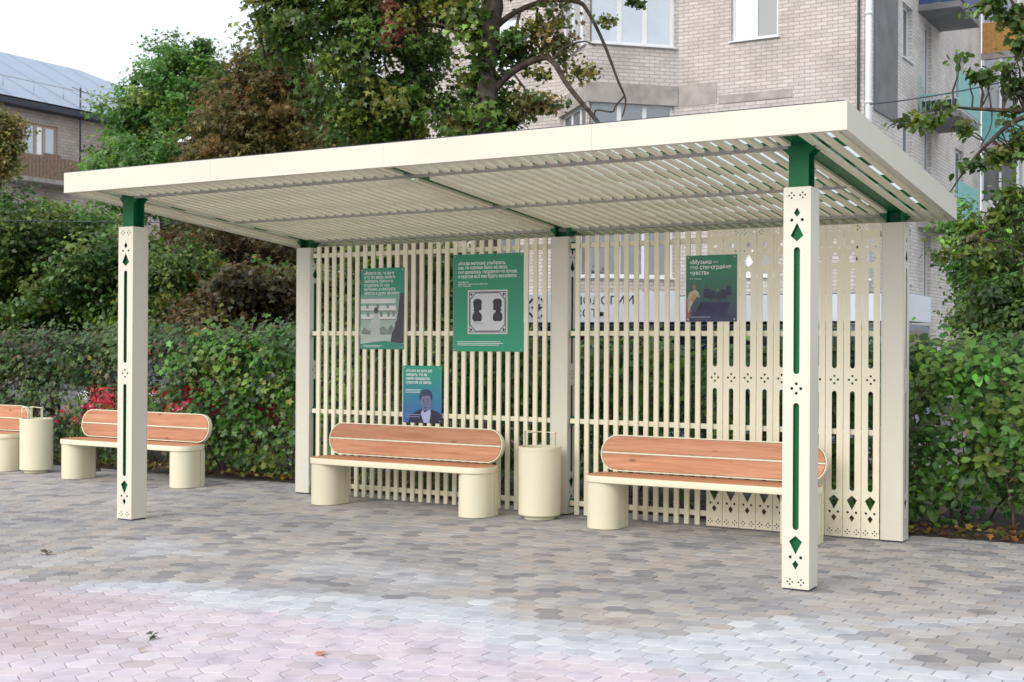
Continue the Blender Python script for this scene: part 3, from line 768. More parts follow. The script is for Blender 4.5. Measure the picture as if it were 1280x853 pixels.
# ------------------------------------------------------------------ the pergola
sh = empty('pergola_shelter', (0, 0, 0), 0, 'cream slatted pergola shelter with green steel roof frame and carved posts', 'shelter')
RS = .0884
def rz(y): return 2.8355 - RS*(y+.326)             # underside of the roof
RX0, RX1, RY0, RY1 = -6.495, .321, -.326, 2.764
def circ(cx, cy, r, n=10): return [(cx+r*math.cos(2*math.pi*k/n), cy+r*math.sin(2*math.pi*k/n)) for k in range(n)]
def capsule(cx, y0, y1, w, n=6):
    r = w/2; p = [(cx+r*math.cos(math.pi+math.pi*k/n), y0+r+r*math.sin(math.pi+math.pi*k/n)) for k in range(n+1)]
    p += [(cx+r*math.cos(math.pi*k/n), y1-r+r*math.sin(math.pi*k/n)) for k in range(n+1)]; return p
def carve(cx, H, zc=1.277):
    hs = []
    def mir(poly, s): return [(x, zc+(z-zc)*s) for x, z in poly]
    for s in (1, -1):
        for dx in (-.036, .036):
            for k in range(4):
                a = k*math.pi/2; hs.append(mir(circ(cx+dx+.016*math.cos(a), 2.500+.016*math.sin(a), .0065, 8), s))
        hs.append(mir([(cx, 2.423), (cx+.021, 2.388), (cx, 2.362), (cx-.021, 2.388)], s))
        for dx in (-.034, .034): hs.append(mir(circ(cx+dx, 2.344, .0105), s))
        hs.append(mir([(cx, 2.326), (cx+.042, 2.244), (cx, 2.208), (cx-.042, 2.244)], s))
        hs.append(mir(capsule(cx, 1.368, 2.172, .040), s))
    for a in range(4): hs.append(circ(cx+.029*math.cos(a*math.pi/2), zc+.030*math.sin(a*math.pi/2), .010))
    return hs
def plate_mesh(name, W, H, holes, th, mat, z0=0):
    cu = bpy.data.curves.new(name, 'CURVE'); cu.dimensions = '2D'; cu.fill_mode = 'BOTH'; cu.extrude = th/2
    for pts in [[(0, z0), (W, z0), (W, H), (0, H)]]+holes:
        s = cu.splines.new('POLY'); s.points.add(len(pts)-1); s.use_cyclic_u = True
        for i, p in enumerate(pts): s.points[i].co = (p[0], p[1], 0, 1)
    o = bpy.data.objects.new(name, cu); COL.objects.link(o)
    dg = bpy.context.evaluated_depsgraph_get(); dg.update()
    me = bpy.data.meshes.new_from_object(o.evaluated_get(dg)); bpy.data.objects.remove(o, do_unlink=True); bpy.data.curves.remove(cu)
    me.transform(Matrix(((1, 0, 0, 0), (0, 0, -1, 0), (0, 1, 0, 0), (0, 0, 0, 1))))    # stand it up, facing -Y
    me.transform(Matrix.Translation((0, th/2, 0)))
    me.materials.clear(); me.materials.append(mat); me.name = name
    for p in me.polygons: p.use_smooth = False
    return me
PW = .177; TH = .006; HF = 2.553; HB = 2.53
carved_f = plate_mesh('carved_cladding', PW, HF, carve(PW/2, HF), TH, M['cream'], .012)
plain_f = MB().box(0, PW-2*TH-.002, 0, TH, .012, HF, .0015).mesh('plain_cladding', M['cream'])
carved_b = plate_mesh('carved_cladding', PW, HB, carve(PW/2, HB), TH, M['cream'], .012)
plain_b = MB().box(0, PW-2*TH-.002, 0, TH, .012, HB, .0015).mesh('plain_cladding', M['cream'])
def post(x0, y0, H, top, rot, cf, pf):
    """x0,y0 = front left corner. rot: carved faces look along Y (False) or X (True)"""
    c = MB(); s = .128; cx = x0+PW/2; cy = y0+PW/2; f = .010; hb_ = s/2
    if not rot:
        c.box(cx-hb_, cx+hb_, cy-hb_, cy-hb_+f, 0, top); c.box(cx-hb_, cx+hb_, cy+hb_-f, cy+hb_, 0, top); c.box(cx-.004, cx+.004, cy-hb_+f, cy+hb_-f, 0, top)
    else:
        c.box(cx-hb_, cx-hb_+f, cy-hb_, cy+hb_, 0, top); c.box(cx+hb_-f, cx+hb_, cy-hb_, cy+hb_, 0, top); c.box(cx-hb_+f, cx+hb_-f, cy-.004, cy+.004, 0, top)
    # flared head plates
    z1 = top
    for sx in (-1, 1):
        a = cx+sx*hb_; b = cx+sx*(hb_+.045)
        for yy in (cy-hb_+.002, cy+hb_-.010):
            pts = [(a, z1-.075), (b, z1-.03), (b, z1), (a, z1)]
            c.raw([(p[0], yy, p[1]) for p in pts]+[(p[0], yy+.008, p[1]) for p in pts], [(0, 1, 2, 3), (7, 6, 5, 4), (0, 4, 5, 1), (1, 5, 6, 2), (2, 6, 7, 3), (3, 7, 4, 0)])
    po = c.build('post', M['green'], sh)
    i = TH+.001
    if not rot:
        link('carved_cladding', cf, po, None, (x0, y0, 0)); link('carved_cladding', cf, po, None, (x0, y0+PW-TH, 0))
        for xx in (x0+TH, x0+PW):
            o = link('plain_cladding', pf, po, None, (xx, y0+i, 0)); o.rotation_euler = (0, 0, R(90))
    else:
        link('plain_cladding', pf, po, None, (x0+i, y0, 0)); link('plain_cladding', pf, po, None, (x0+i, y0+PW-TH, 0))
        for xx in (x0+TH, x0+PW):
            o = link('carved_cladding', cf, po, None, (xx, y0, 0)); o.rotation_euler = (0, 0, R(90))
    b = MB(); b.box(cx-.082, cx+.082, cy-.082, cy+.082, .002, .011); b.build('base_plate', M['trim'], po)
    return po
BXS = (-PW/2, -3.0-PW/2, -6.0-PW/2)
for X in (-PW, -6.0-PW): post(X, 0, HF, rz(.09)+.035, False, carved_f, plain_f)
BY = 2.379
for X in (-PW, -3.0-PW, -6.0-PW): post(X, BY, HB, rz(BY+.09)+.035, True, carved_b, plain_b)
# roof fascias (real boards following the slope)
def slope_box(mb, x0, x1, y0, y1, lo, hi, c=.002):
    """box whose bottom/top follow the roof underside"""
    vs = []
    for (y, a) in ((y0, 0), (y1, 1)):
        for z in (lo, hi):
            for x in (x0, x1): vs.append((x, y, rz(y)+z))
    mb.raw(vs, [(0, 1, 3, 2), (4, 6, 7, 5), (0, 4, 5, 1), (2, 3, 7, 6), (0, 2, 6, 4), (1, 5, 7, 3)])
FH = .172
FQ = [RX0+(RX1-RX0)*k/4 for k in range(5)]
for (a, b, c_, d_) in (*[(FQ[k]+(.0008 if k else 0), FQ[k+1]-(.0008 if k < 3 else 0), RY0, RY0+.012) for k in range(4)], (RX0, RX1, RY1-.012, RY1), (RX0, RX0+.012, RY0+.013, RY1-.013), (RX1-.012, RX1, RY0+.013, RY1-.013)):
    m = MB(); slope_box(m, a, b, c_, d_, 0, FH); m.build('roof_fascia', M['cream'], sh)
    m = MB()      # inner lip
    if b-a > 1: 
        y_ = (c_+.013, c_+.045) if c_ < 0 else (d_-.045, d_-.013); slope_box(m, a+.005, b-.005, y_[0], y_[1], .002, .006)
    else:
        x_ = (a+.013, a+.045) if a < -1 else (b-.045, b-.013); slope_box(m, x_[0], x_[1], c_+.05, d_-.05, .002, .006)
    m.build('fascia_lip', M['cream'], sh)
for bx in BXS:
    m = MB(); slope_box(m, bx-.056, bx+.056, RY0+.02, RY1-.02, .030, .134)
    m.build('roof_beam', M['green'], sh)
for py_ in (-.22, .36, .95, 1.55, 2.1, 2.64):
    for (a, b) in ((RX0+.015, BXS[2]-.058), (BXS[2]+.058, BXS[1]-.058), (BXS[1]+.058, BXS[0]-.058), (BXS[0]+.058, RX1-.015)):
        m = MB(); slope_box(m, a, b, py_-.03, py_+.03, .075, .125); m.build('purlin', M['green'], sh)
BARS = (.035, 1.31, 2.47)
for yb_ in BARS:
    for (a, b) in ((BXS[2]+.068, BXS[1]-.0), (BXS[1]+.002, BXS[0]-.068)):
        m = MB(); slope_box(m, a, b, yb_-.012, yb_+.012, -.004, .026); m.build('roof_bar', M['greybar'], sh)
slat_me = []
for segs in (((RY0+.05, BARS[0]-.035), (BARS[0]+.03, BARS[1]-.035), (BARS[1]+.03, BARS[2]-.035), (BARS[2]+.03, RY1-.05)), ((RY0+.05, RY1-.05),)):
    m = MB()
    for a, b in segs: slope_box(m, -.0235, .0235, a, b, .006, .028)
    slat_me.append(m.mesh('roof_slat', M['cream_bounce']))
m = MB()
for a, b in ((RY0+.05, BARS[0]-.045), (.19, BARS[1]-.035), (BARS[1]+.03, 2.35), (2.59, RY1-.05)): slope_box(m, -.0235, .0235, a, b, .006, .028)
slat_me.append(m.mesh('roof_slat', M['cream_bounce']))
rs = random.Random(3)
for k in range(30):
    for base in (BXS[0], BXS[1]):
        link('roof_slat', slat_me[2 if k in (0, 29) else 0], sh, None, (base-.05-k*.1-(.012 if k == 0 else -.035 if k == 29 else 0), 0, rs.uniform(-.001, .001)))
for x in (.025, .125, .225): link('roof_slat', slat_me[1], sh, None, (x, 0, 0))
for x in (-6.195, -6.295, -6.395): link('roof_slat', slat_me[1], sh, None, (x, 0, 0))
m = MB(); slope_box(m, RX0+.014, RX1-.014, RY0+.014, RY1-.014, .140, .152); m.build('roof_sheet', M['sheet'], sh)
m = MB(); slope_box(m, RX0+.02, RX1-.02, RY0+.003, RY0+.02, FH+.001, FH+.007); m.build('roof_edge_trim', M['trim'], sh)

# back wall: two lattice panels
SY0, SY1 = BY+.004, BY+.026
def panel_rails(x0, x1):
    m = MB()
    for z in (2.445, 1.65, .855, .11): m.box(x0, x1, SY1+.001, SY1+.031, z-.022, z+.022, .002)
    return m.build('lattice_panel', M['cream_bounce'], sh)
wslat = MB().box(-.022, .022, SY0, SY1, .012, 2.532, .002).mesh('slat', M['cream_bounce'])
lp = panel_rails(-5.985, -3.19)
for k in range(28): link('slat', wslat, lp, None, (-5.89+k*(2.645/27), 0, 0))
rp_ = panel_rails(-2.985, -.19)
for k in range(13): link('slat', wslat, rp_, None, (-2.905+k*.0972, 0, 0))
BWD = .147
board_me = plate_mesh('carved_board', BWD-.004, 2.532, carve((BWD-.004)/2, 2.53), .005, M['cream_bounce'], .012)
for k in range(10): link('carved_board', board_me, rp_, None, (-1.655+k*BWD+.002, SY0, 0))
# brackets with bolts between panels and posts
for X in (-3.0, -6.0):
    for z in (2.445, 1.65, .855, .11):
        m = MB(); m.box(X+.001, X+.055, SY1+.032, SY1+.040, z-.04, z+.04); b = m.build('bracket', M['green'], sh)
        q = MB(); q.tube([(X+.03, SY1+.032, z), (X+.03, SY1+.022, z)], .011, 6); q.build('bolt', M['steel'], b)
for z in (1.65, .855):
    m = MB(); m.box(-3.19, -3.19+.0, SY1, SY1+.001, z, z+.001)

# ------------------------------------------------------------------ posters on the lattice
def gradmat(name, c_top, c_bot, z0, z1, blot=None):
    if name.startswith('poster'): c_top = tuple(v*1.3 for v in c_top); c_bot = tuple(v*1.3 for v in c_bot)
    m_, t, p = new_mat(name); tc = N(t, 'ShaderNodeTexCoord'); sx = N(t, 'ShaderNodeSeparateXYZ'); mr = N(t, 'ShaderNodeMapRange')
    t.links.new(tc.outputs['Object'], sx.inputs[0]); t.links.new(sx.outputs['Z'], mr.inputs[0]); mr.inputs[1].default_value = z0; mr.inputs[2].default_value = z1
    c = ramp(t, mr.outputs[0], [(0, c_bot), (1, c_top)])
    if blot:
        n = noise(t, blot[0], 5, .6); mk = ramp(t, n, [(.45, (0, 0, 0)), (.7, (1, 1, 1))])
        mx = N(t, 'ShaderNodeMixRGB'); mx.inputs[2].default_value = (*blot[1], 1)
        ml = N(t, 'ShaderNodeMath', operation='MULTIPLY'); ml.inputs[1].default_value = blot[2]
        t.links.new(mk, ml.inputs[0]); t.links.new(ml.outputs[0], mx.inputs[0]); t.links.new(c, mx.inputs[1]); c = mx.outputs[0]
    t.links.new(c, p.inputs['Base Color']); p.inputs['Roughness'].default_value = .35; return m_
def flat(parent, name, pts, y, mat):
    """flat printed shape in the plane of the poster, pts (x,z) of any outline"""
    me = bpy.data.meshes.new(name); bm = bmesh.new()
    f = bm.faces.new([bm.verts.new((p[0], y, p[1])) for p in pts]); bm.normal_update()
    if f.normal.y > 0: f.normal_flip()
    bmesh.ops.triangulate(bm, faces=bm.faces[:]); bm.to_mesh(me); bm.free(); me.materials.append(mat)
    return link(name, me, parent)
def ell(cx, cz, rx, rz_, n=20, a0=0, a1=2*math.pi): return [(cx+rx*math.cos(a0+(a1-a0)*k/n), cz+rz_*math.sin(a0+(a1-a0)*k/n)) for k in range(n)]
PYF = SY0-.0045
def poster(x0, x1, z0, z1, mat, label):
    e = empty('poster', (x0, PYF, z0), 0, label, 'poster')
    m = MB(); m.box(0, x1-x0, 0, .004, 0, z1-z0, .0008); m.build('board', mat, e)
    w_, h_ = x1-x0, z1-z0
    q = MB()
    for (a, b) in ((.02, .02), (w_-.02, .02), (.02, h_-.02), (w_-.02, h_-.02)): q.tube([(a, 0, b), (a, -.003, b)], .006, 8)
    q.build('screw_heads', M['steel'], e)
    return e, w_, h_
def lines(parent, x, z, n, w, dz, mat, th=.0045, y=-.0008):
    r = random.Random(int(x*1e3)+n)
    for k in range(n):
        ww = w*r.uniform(.8, 1); flat(parent, 'small_print', [(x, z-k*dz), (x+ww, z-k*dz), (x+ww, z-k*dz+th), (x, z-k*dz+th)], y, mat)
GRN = (.012, .20, .115)
# tall poster with a photographed scene
e, w, h = poster(-5.348, -4.814, 1.493, 2.297, gradmat('poster_green_a', (.012, .19, .115), (.03, .24, .18), 0, .8), 'green poster with six lines of text above a picture of a figure in white dress')
put_text(e, ['«Видите ли, на одну', 'и ту же вещь можно', 'смотреть трагично', 'и сделать из нее', 'мучение, а смотреть', 'просто и даже весело»'], .045, h-.065, -.001, .43, .046, 'white', .86, .12, .0006)
pale = plain('print_pale', (.46, .50, .48), .4, .1, 9); pale2 = plain('print_white', (.66, .67, .67), .4, .08, 9); mid = plain('print_grey', (.20, .23, .23), .4, .25, 20); dk = plain('print_dark', (.05, .05, .065), .4, .2, 14)
flat(e, 'picture', [(.003, .05), (w-.003, .05), (w-.003, .535), (.003, .535)], -.0006, gradmat('print_fade', (.16, .36, .30), (.50, .54, .52), .05, .5, (9, (.30, .36, .34), .6)))
for z_ in (.455, .385, .300): flat(e, 'picture_band', [(.005, z_), (w-.10, z_), (w-.10, z_+.045), (.005, z_+.045)], -.0010, pale2)
for z_ in (.375, .292): flat(e, 'picture_line', [(.005, z_), (w-.10, z_-.004), (w-.10, z_+.004), (.005, z_+.006)], -.0012, plain('print_rust', (.28, .14, .12), .5))
for z_, xs2 in ((.428, (.07, .2, .32)), (.345, (.08, .24, .33, .39))):
    for x_ in xs2: flat(e, 'picture_window', [(x_, z_-.022), (x_+.035, z_-.022), (x_+.03, z_+.022), (x_+.004, z_+.02)], -.0012, mid)
flat(e, 'picture_crowd', [(.01, .17), (.05, .22), (.09, .19), (.20, .18), (.28, .23), (.33, .19), (.38, .24), (.43, .20), (.44, .15), (.20, .14), (.01, .15)], -.0012, mid)
flat(e, 'picture_figure', [(.10, .05), (.13, .16), (.16, .27), (.13, .20), (.11, .21), (.15, .31), (.18, .33), (.17, .38), (.215, .385), (.215, .335), (.245, .31), (.25, .24), (.235, .25), (.245, .17), (.29, .05)], -.0016, pale)
flat(e, 'picture_hair', ell(.195, .385, .028, .032, 12), -.0018, dk)
flat(e, 'picture_figure', [(.37, .06), (.39, .16), (.42, .20), (.43, .27), (.47, .30), (.50, .28), (w-.006, .30), (w-.006, .06)], -.0016, dk)
flat(e, 'picture_column', [(w-.085, .28), (w-.004, .28), (w-.004, .55), (w-.05, .55)], -.0014, plain('print_plum', (.07, .055, .075), .5))
flat(e, 'picture_fade', [(.003, .003), (w-.003, .003), (w-.003, .055), (.3, .085), (.003, .052)], -.0020, plain('print_green', (.03, .24, .17), .4))
lines(e, .04, .035, 2, .25, .014, M['white'], .004, -.0024)
# large poster with two silhouettes
e, w, h = poster(-4.241, -3.465, 1.479, 2.399, gradmat('poster_green_b', (.010, .19, .095), (.014, .235, .135), 0, .9), 'large green poster with two black profile silhouettes in an ornate white frame')
put_text(e, ['«Когда матушка улыбалась,', 'как ни хорошо было её лицо,', 'оно делалось несравненно лучше,', 'и кругом всё как будто веселело»'], .055, h-.10, -.001, .655, .047, 'white', .88, .12, .0006)
put_text(e, ['Из повести', '«Детство. Отрочество. Юность»', 'Л. Н. Толстого'], .055, h-.27, -.001, .33, .021, 'white', .9, .1, .0002)
flat(e, 'picture', [(.165, .165), (.605, .165), (.605, .580), (.165, .580)], -.0006, plain('print_cream', (.60, .61, .64), .4, .04))
ink = plain('print_ink', (.03, .028, .045), .5, .1)
def frame_ring(parent, o_, i_, y, mat):
    mb = MB(); n = len(o_)
    for k in range(n):
        a, b = o_[k], o_[(k+1) % n]; c, d = i_[(k+1) % n], i_[k]
        mb.poly([(a[0], y, a[1]), (b[0], y, b[1]), (c[0], y, c[1]), (d[0], y, d[1])])
    return mb.build('picture_frame', mat, parent)
def rect(a, b, c, d): return [(a, c), (b, c), (b, d), (a, d)]
frame_ring(e, rect(.180, .590, .180, .565), rect(.187, .583, .187, .558), -.0010, ink)
def octa(a, b, c, d, k): return [(a+k, c), (b-k, c), (b, c+k), (b, d-k), (b-k, d), (a+k, d), (a, d-k), (a, c+k)]
frame_ring(e, octa(.190, .580, .190, .555, .060), octa(.197, .573, .197, .548, .058), -.0012, ink)
for (cx_, cz_) in ((.206, .206), (.564, .206), (.206, .539), (.564, .539)):
    for k in range(3): flat(e, 'picture_ornament', ell(cx_+.008*math.cos(k*2.1), cz_+.008*math.sin(k*2.1), .007, .009, 8), -.0014-.0001*k, ink)
def silhouette(cx_, s):
    prof = [(-.040, .285), (.035, .285), (.048, .300), (.050, .335), (.040, .355), (.020, .372), (.016, .385), (.030, .388), (.046, .392), (.043, .402), (.050, .408), (.044, .414), (.048, .425), (.043, .440), (.050, .458), (.047, .478), (.030, .494), (-.005, .498), (-.036, .492), (-.048, .468), (-.046, .430), (-.036, .400), (-.050, .392), (-.034, .380), (-.040, .366), (-.056, .345), (-.058, .310)]
    flat(e, 'silhouette', [(cx_+s*x*1.0, z) for x, z in prof], -.0014, ink)
silhouette(.275, 1); silhouette(.495, -1)
lines(e, .225, .272, 2, .13, .012, ink, .0016, -.0013)
lines(e, .050, .090, 3, .52, .016, M['white'], .005)
# small portrait poster
e, w, h = poster(-4.823, -4.367, .781, 1.336, gradmat('poster_blue', (.016, .23, .16), (.03, .085, .30), .02, .5), 'small teal to blue poster with portrait of a man in dark suit')
put_text(e, ['«Но все же хочу вас', 'заверить, что вы', 'самое прекрасное', 'существо на свете»'], .035, h-.062, -.001, .31, .044, 'white', .86, .1, .0006)
lines(e, .035, h-.235, 3, .19, .014, M['white'], .004)
skin = gradmat('print_blue_skin', (.17, .19, .30), (.11, .13, .26), .13, .30); suit = plain('print_navy', (.018, .02, .055), .4, .2); hair = plain('print_blue_hair', (.028, .045, .10), .4, .3, 30); shirt = plain('print_shirt', (.38, .42, .62), .4, .08)
flat(e, 'picture_suit', [(.07, .002), (.09, .075), (.15, .105), (.215, .135), (.34, .135), (.42, .11), (w-.003, .085), (w-.003, .002)], -.0008, suit)
flat(e, 'picture_shirt', [(.215, .085), (.235, .14), (.325, .14), (.33, .09), (.315, .002), (.25, .002)], -.0012, shirt)
flat(e, 'picture_head', ell(.272, .205, .068, .092, 22)+[], -.0016, skin)
flat(e, 'picture_ear', ell(.205, .205, .012, .024, 10), -.0015, skin)
flat(e, 'picture_hair', [(.198, .205), (.195, .26), (.21, .30), (.245, .325), (.30, .328), (.335, .305), (.35, .265), (.342, .205), (.330, .235), (.322, .262), (.29, .268), (.24, .258), (.22, .255), (.213, .225)], -.0020, hair)
for x_ in (.245, .298):
    flat(e, 'picture_eye', ell(x_, .212, .011, .0045, 8), -.0020, suit); flat(e, 'picture_brow', [(x_-.018, .226), (x_+.016, .229), (x_+.016, .235), (x_-.018, .231)], -.0020, hair)
flat(e, 'picture_nose', [(.268, .21), (.262, .175), (.281, .175)], -.0020, plain('print_shade', (.08, .095, .19), .5))
flat(e, 'picture_mouth', ell(.272, .153, .022, .005, 10), -.0020, plain('print_lip', (.06, .05, .13), .5))
flat(e, 'picture_tie', [(.235, .135), (.262, .118), (.285, .126), (.262, .098)], -.0020, suit)
lines(e, .035, .075, 2, .2, .02, plain('print_mauve', (.22, .22, .42), .5), .008, -.0024)
# poster on the carved boards
e, w, h = poster(-1.846, -1.386, 1.751, 2.318, gradmat('poster_night', (.014, .17, .08), (.020, .022, .07), .05, .48, (11, (.05, .07, .11), .5)), 'dark poster with three lines of text fixed over slats and carved boards')
put_text(e, ['«Музыка —', 'это стенография', 'чувств»'], .035, h-.073, -.001, .375, .050, 'white', .92, 0, .0008)
put_text(e, ['Л. Н. Толстой'], .035, h-.205, -.001, .10, .016, 'white', 1, 0, 0)
flat(e, 'picture_dress', [(.02, .07), (.045, .13), (.10, .22), (.125, .20), (.115, .25), (.085, .275), (.03, .25), (.012, .20)], -.0010, plain('print_ivory', (.42, .38, .28), .4, .3, 25))
flat(e, 'picture_dress', [(.035, .20), (.06, .16), (.10, .21), (.07, .24)], -.0014, plain('print_gold', (.42, .26, .10), .4, .3, 25))
flat(e, 'picture_head', ell(.075, .295, .018, .024, 12), -.0012, plain('print_flesh', (.26, .19, .14), .5))
flat(e, 'picture_curtain', [(.003, .003), (.03, .003), (.05, .10), (.02, .18), (.003, .20)], -.0008, plain('print_rose', (.24, .10, .09), .5, .3, 20))
for (a, b, r_) in ((.19, .30, .020), (.24, .285, .016), (.34, .29, .018), (.39, .32, .016), (.29, .27, .015)):
    flat(e, 'picture_figure', ell(a, b, r_*.8, r_, 10), -.0010, plain('print_dim', (.12, .12, .10), .5, .4, 20))
    flat(e, 'picture_figure', [(a-r_*1.6, b-.10), (a+r_*1.6, b-.10), (a+r_*1.3, b-.02), (a-r_*1.3, b-.02)], -.0009, plain('print_dusk', (.035, .045, .08), .5, .4, 20))
flat(e, 'picture_table', [(.06, .05), (.36, .04), (.40, .16), (.14, .17)], -.0011, plain('print_indigo', (.028, .026, .085), .5, .3, 12))
lines(e, .035, .035, 1, .22, .02, plain('print_lilac', (.25, .24, .35), .5), .008, -.0016)

# ------------------------------------------------------------------ benches
def stadium(L, Dp, r, n=10):
    pts = []
    for cx_, cy_, a0 in ((L/2-r, Dp/2-r, 0), (-L/2+r, Dp/2-r, 90), (-L/2+r, -Dp/2+r, 180), (L/2-r, -Dp/2+r, 270)):
        for k in range(n+1): a = R(a0+90*k/n); pts.append((cx_+r*math.cos(a), cy_+r*math.sin(a)))
    return pts
def make_bench():
    e = empty('park_bench')
    L, Dp = 2.0, .40
    # pedestal legs: capsule plan with a shadow joint
    for sx in (-1, 1):
        x = sx*(L/2-.155)
        lg = MB(); w_ = .295; r = w_/2; jy = .06
        fr = [(x+r*math.cos(a), -Dp/2+.012+r+r*math.sin(a)) for a in [math.pi+math.pi*k/14 for k in range(15)]]+[(x+r, jy-.005), (x-r, jy-.005)]
        bk = [(x-r, jy+.005), (x+r, jy+.005)]+[(x+r*math.cos(a), Dp/2-.012-r*.55+r*.55*math.sin(a)) for a in [math.pi*k/10 for k in range(11)]]
        lg.prism(fr, 0.004, .392, False); lg.prism(bk, 0.004, .392, False)
        lg.box(x-r+.03, x+r-.03, jy-.0055, jy+.0055, .004, .39)
        lo = lg.build('leg', M['cream_warm'], e)
        lo.data.polygons.foreach_set('use_smooth', [True]*len(lo.data.polygons)); lo.data.set_sharp_from_angle(angle=R(28))
        ft = MB(); ft.box(x-.11, x+.11, -.13, .13, 0, .0045); ft.build('foot_pad', M['trim'], lo)
    # seat tray with rim
    st = stadium(L, Dp, .15); s = MB(); n = len(st)
    def ins(d, z): return [(*p, z) for p in stadium(L-2*d, Dp-2*d, .15-d)]
    rings = [ins(.006, .393), ins(0, .398), ins(0, .447), ins(.002, .450), ins(.010, .450), ins(.012, .436)]
    vs = [v for r_ in rings for v in r_]; fs = []
    for l in range(len(rings)-1):
        for k in range(n): fs.append((l*n+k, l*n+(k+1) % n, (l+1)*n+(k+1) % n, (l+1)*n+k))
    fs.append(tuple(range(n))[::-1]); fs.append(tuple((len(rings)-1)*n+k for k in range(n)))
    s.raw(vs, fs, True); so_ = s.build('seat_frame', M['cream_warm'], e); so_.data.set_sharp_from_angle(angle=R(35))
    # seat planks
    inner = stadium(L-.030, Dp-.030, .136)
    def cut(y0, y1):
        pts = []
        for i in range(len(inner)):
            a, b = inner[i], inner[(i+1) % len(inner)]
            if y0 <= a[1] <= y1: pts.append(a)
            for yy in (y0, y1):
                if (a[1]-yy)*(b[1]-yy) < 0: t = (yy-a[1])/(b[1]-a[1]); pts.append((a[0]+(b[0]-a[0])*t, yy))
        c = (sum(p[0] for p in pts)/len(pts), sum(p[1] for p in pts)/len(pts))
        return pts
    for (y0, y1) in ((-.19, -.0655), (-.0605, .0595), (.0645, .19)):
        m = MB(); m.prism(cut(y0, y1), .437, .4535, False, .002); m.build('seat_plank', M['wood'], e)
    # backrest, built upright in x-z then leaned
    lean = Matrix.Translation((0, .175, .462)) @ Matrix.Rotation(R(-9), 4, 'X')
    BHt, BLn = .312, 1.99
    def stz(L_, H_): return [(p[0], p[1]+BHt/2) for p in stadium(L_, H_, H_/2-.002, 12)]
    o_, i_ = stz(BLn, BHt), stz(BLn-.020, BHt-.020)
    b = MB(); n = len(o_)
    vs = [(x, -.020, z) for x, z in o_]+[(x, -.020, z) for x, z in i_]+[(x, .030, z) for x, z in o_]+[(x, .030, z) for x, z in i_]
    fs = []
    for k in range(n):
        k2_ = (k+1) % n
        fs += [(k, k2_, n+k2_, n+k), (2*n+k2_, 2*n+k, 3*n+k, 3*n+k2_), (k2_, k, 2*n+k, 2*n+k2_), (n+k, n+k2_, 3*n+k2_, 3*n+k)]
    b.raw([lean @ Vector(v) for v in vs], fs)
    b.box(-BLn/2+.012, BLn/2-.012, -.028, .02, BHt/2-.007, BHt/2+.007, M=lean)
    bo = b.build('backrest_frame', M['cream_warm'], e)
    inn = stz(BLn-.028, BHt-.028)
    for s_ in (1, -1):
        pts = [(x, z) for x, z in inn if (z-BHt/2)*s_ > .0105]
        zc = BHt/2+s_*.0105; xl = BLn/2-.014-.003
        pts = sorted(pts, key=lambda q: math.atan2(q[1]-(BHt/2+s_*.06), q[0]))
        pts = ([(xl, zc)]+pts+[(-xl, zc)]) if s_ > 0 else None
        if s_ < 0:
            pts = [(x, z) for x, z in inn if z < BHt/2-.0105]
            pts = sorted(pts, key=lambda q: q[0]); pts = [(-xl, zc)]+pts+[(xl, zc)]
        else:
            pts = [(x, z) for x, z in inn if z > BHt/2+.0105]
            pts = sorted(pts, key=lambda q: -q[0]); pts = [(xl, zc)]+pts+[(-xl, zc)]
        m = MB(); nn_ = len(pts)
        vs = [lean @ Vector((x, -.024, z)) for x, z in pts]+[lean @ Vector((x, .008, z)) for x, z in pts]
        fs = [tuple(range(nn_)), tuple(range(nn_, 2*nn_))[::-1]]+[((k+1) % nn_, k, nn_+k, nn_+(k+1) % nn_) for k in range(nn_)]
        m.raw(vs, fs); m.build('back_plank', M['wood'], e)
    for x in (-.62, .62):
        m = MB(); m.box(x-.025, x+.025, .10, .106, .372, .392); m.tube([(x, .12, .385), (x, .19, .40), (x, .215, .46), (x, .225, .70)], .014, 6); m.build('back_bracket', M['greybar'], e)
    return e
bench = make_bench()
BL = [(-4.505, 1.905, 'cream and larch bench in the shelter below the green posters'),
      (-1.515, 1.905, 'cream and larch bench in front of the carved boards of the shelter'),
      (-8.37, 2.19, 'cream and larch bench outside the shelter in front of red flowers and hedge'),
      (-11.43, 2.30, 'cream and larch bench beside the litter bin at the twiggy hedge')]
for i, (x, y, lb) in enumerate(BL):
    o = bench if i == 0 else copy_tree(bench)
    o.location = (x, y, .0); tag(o, lb, 'bench', 'slatted park benches along the hedge')

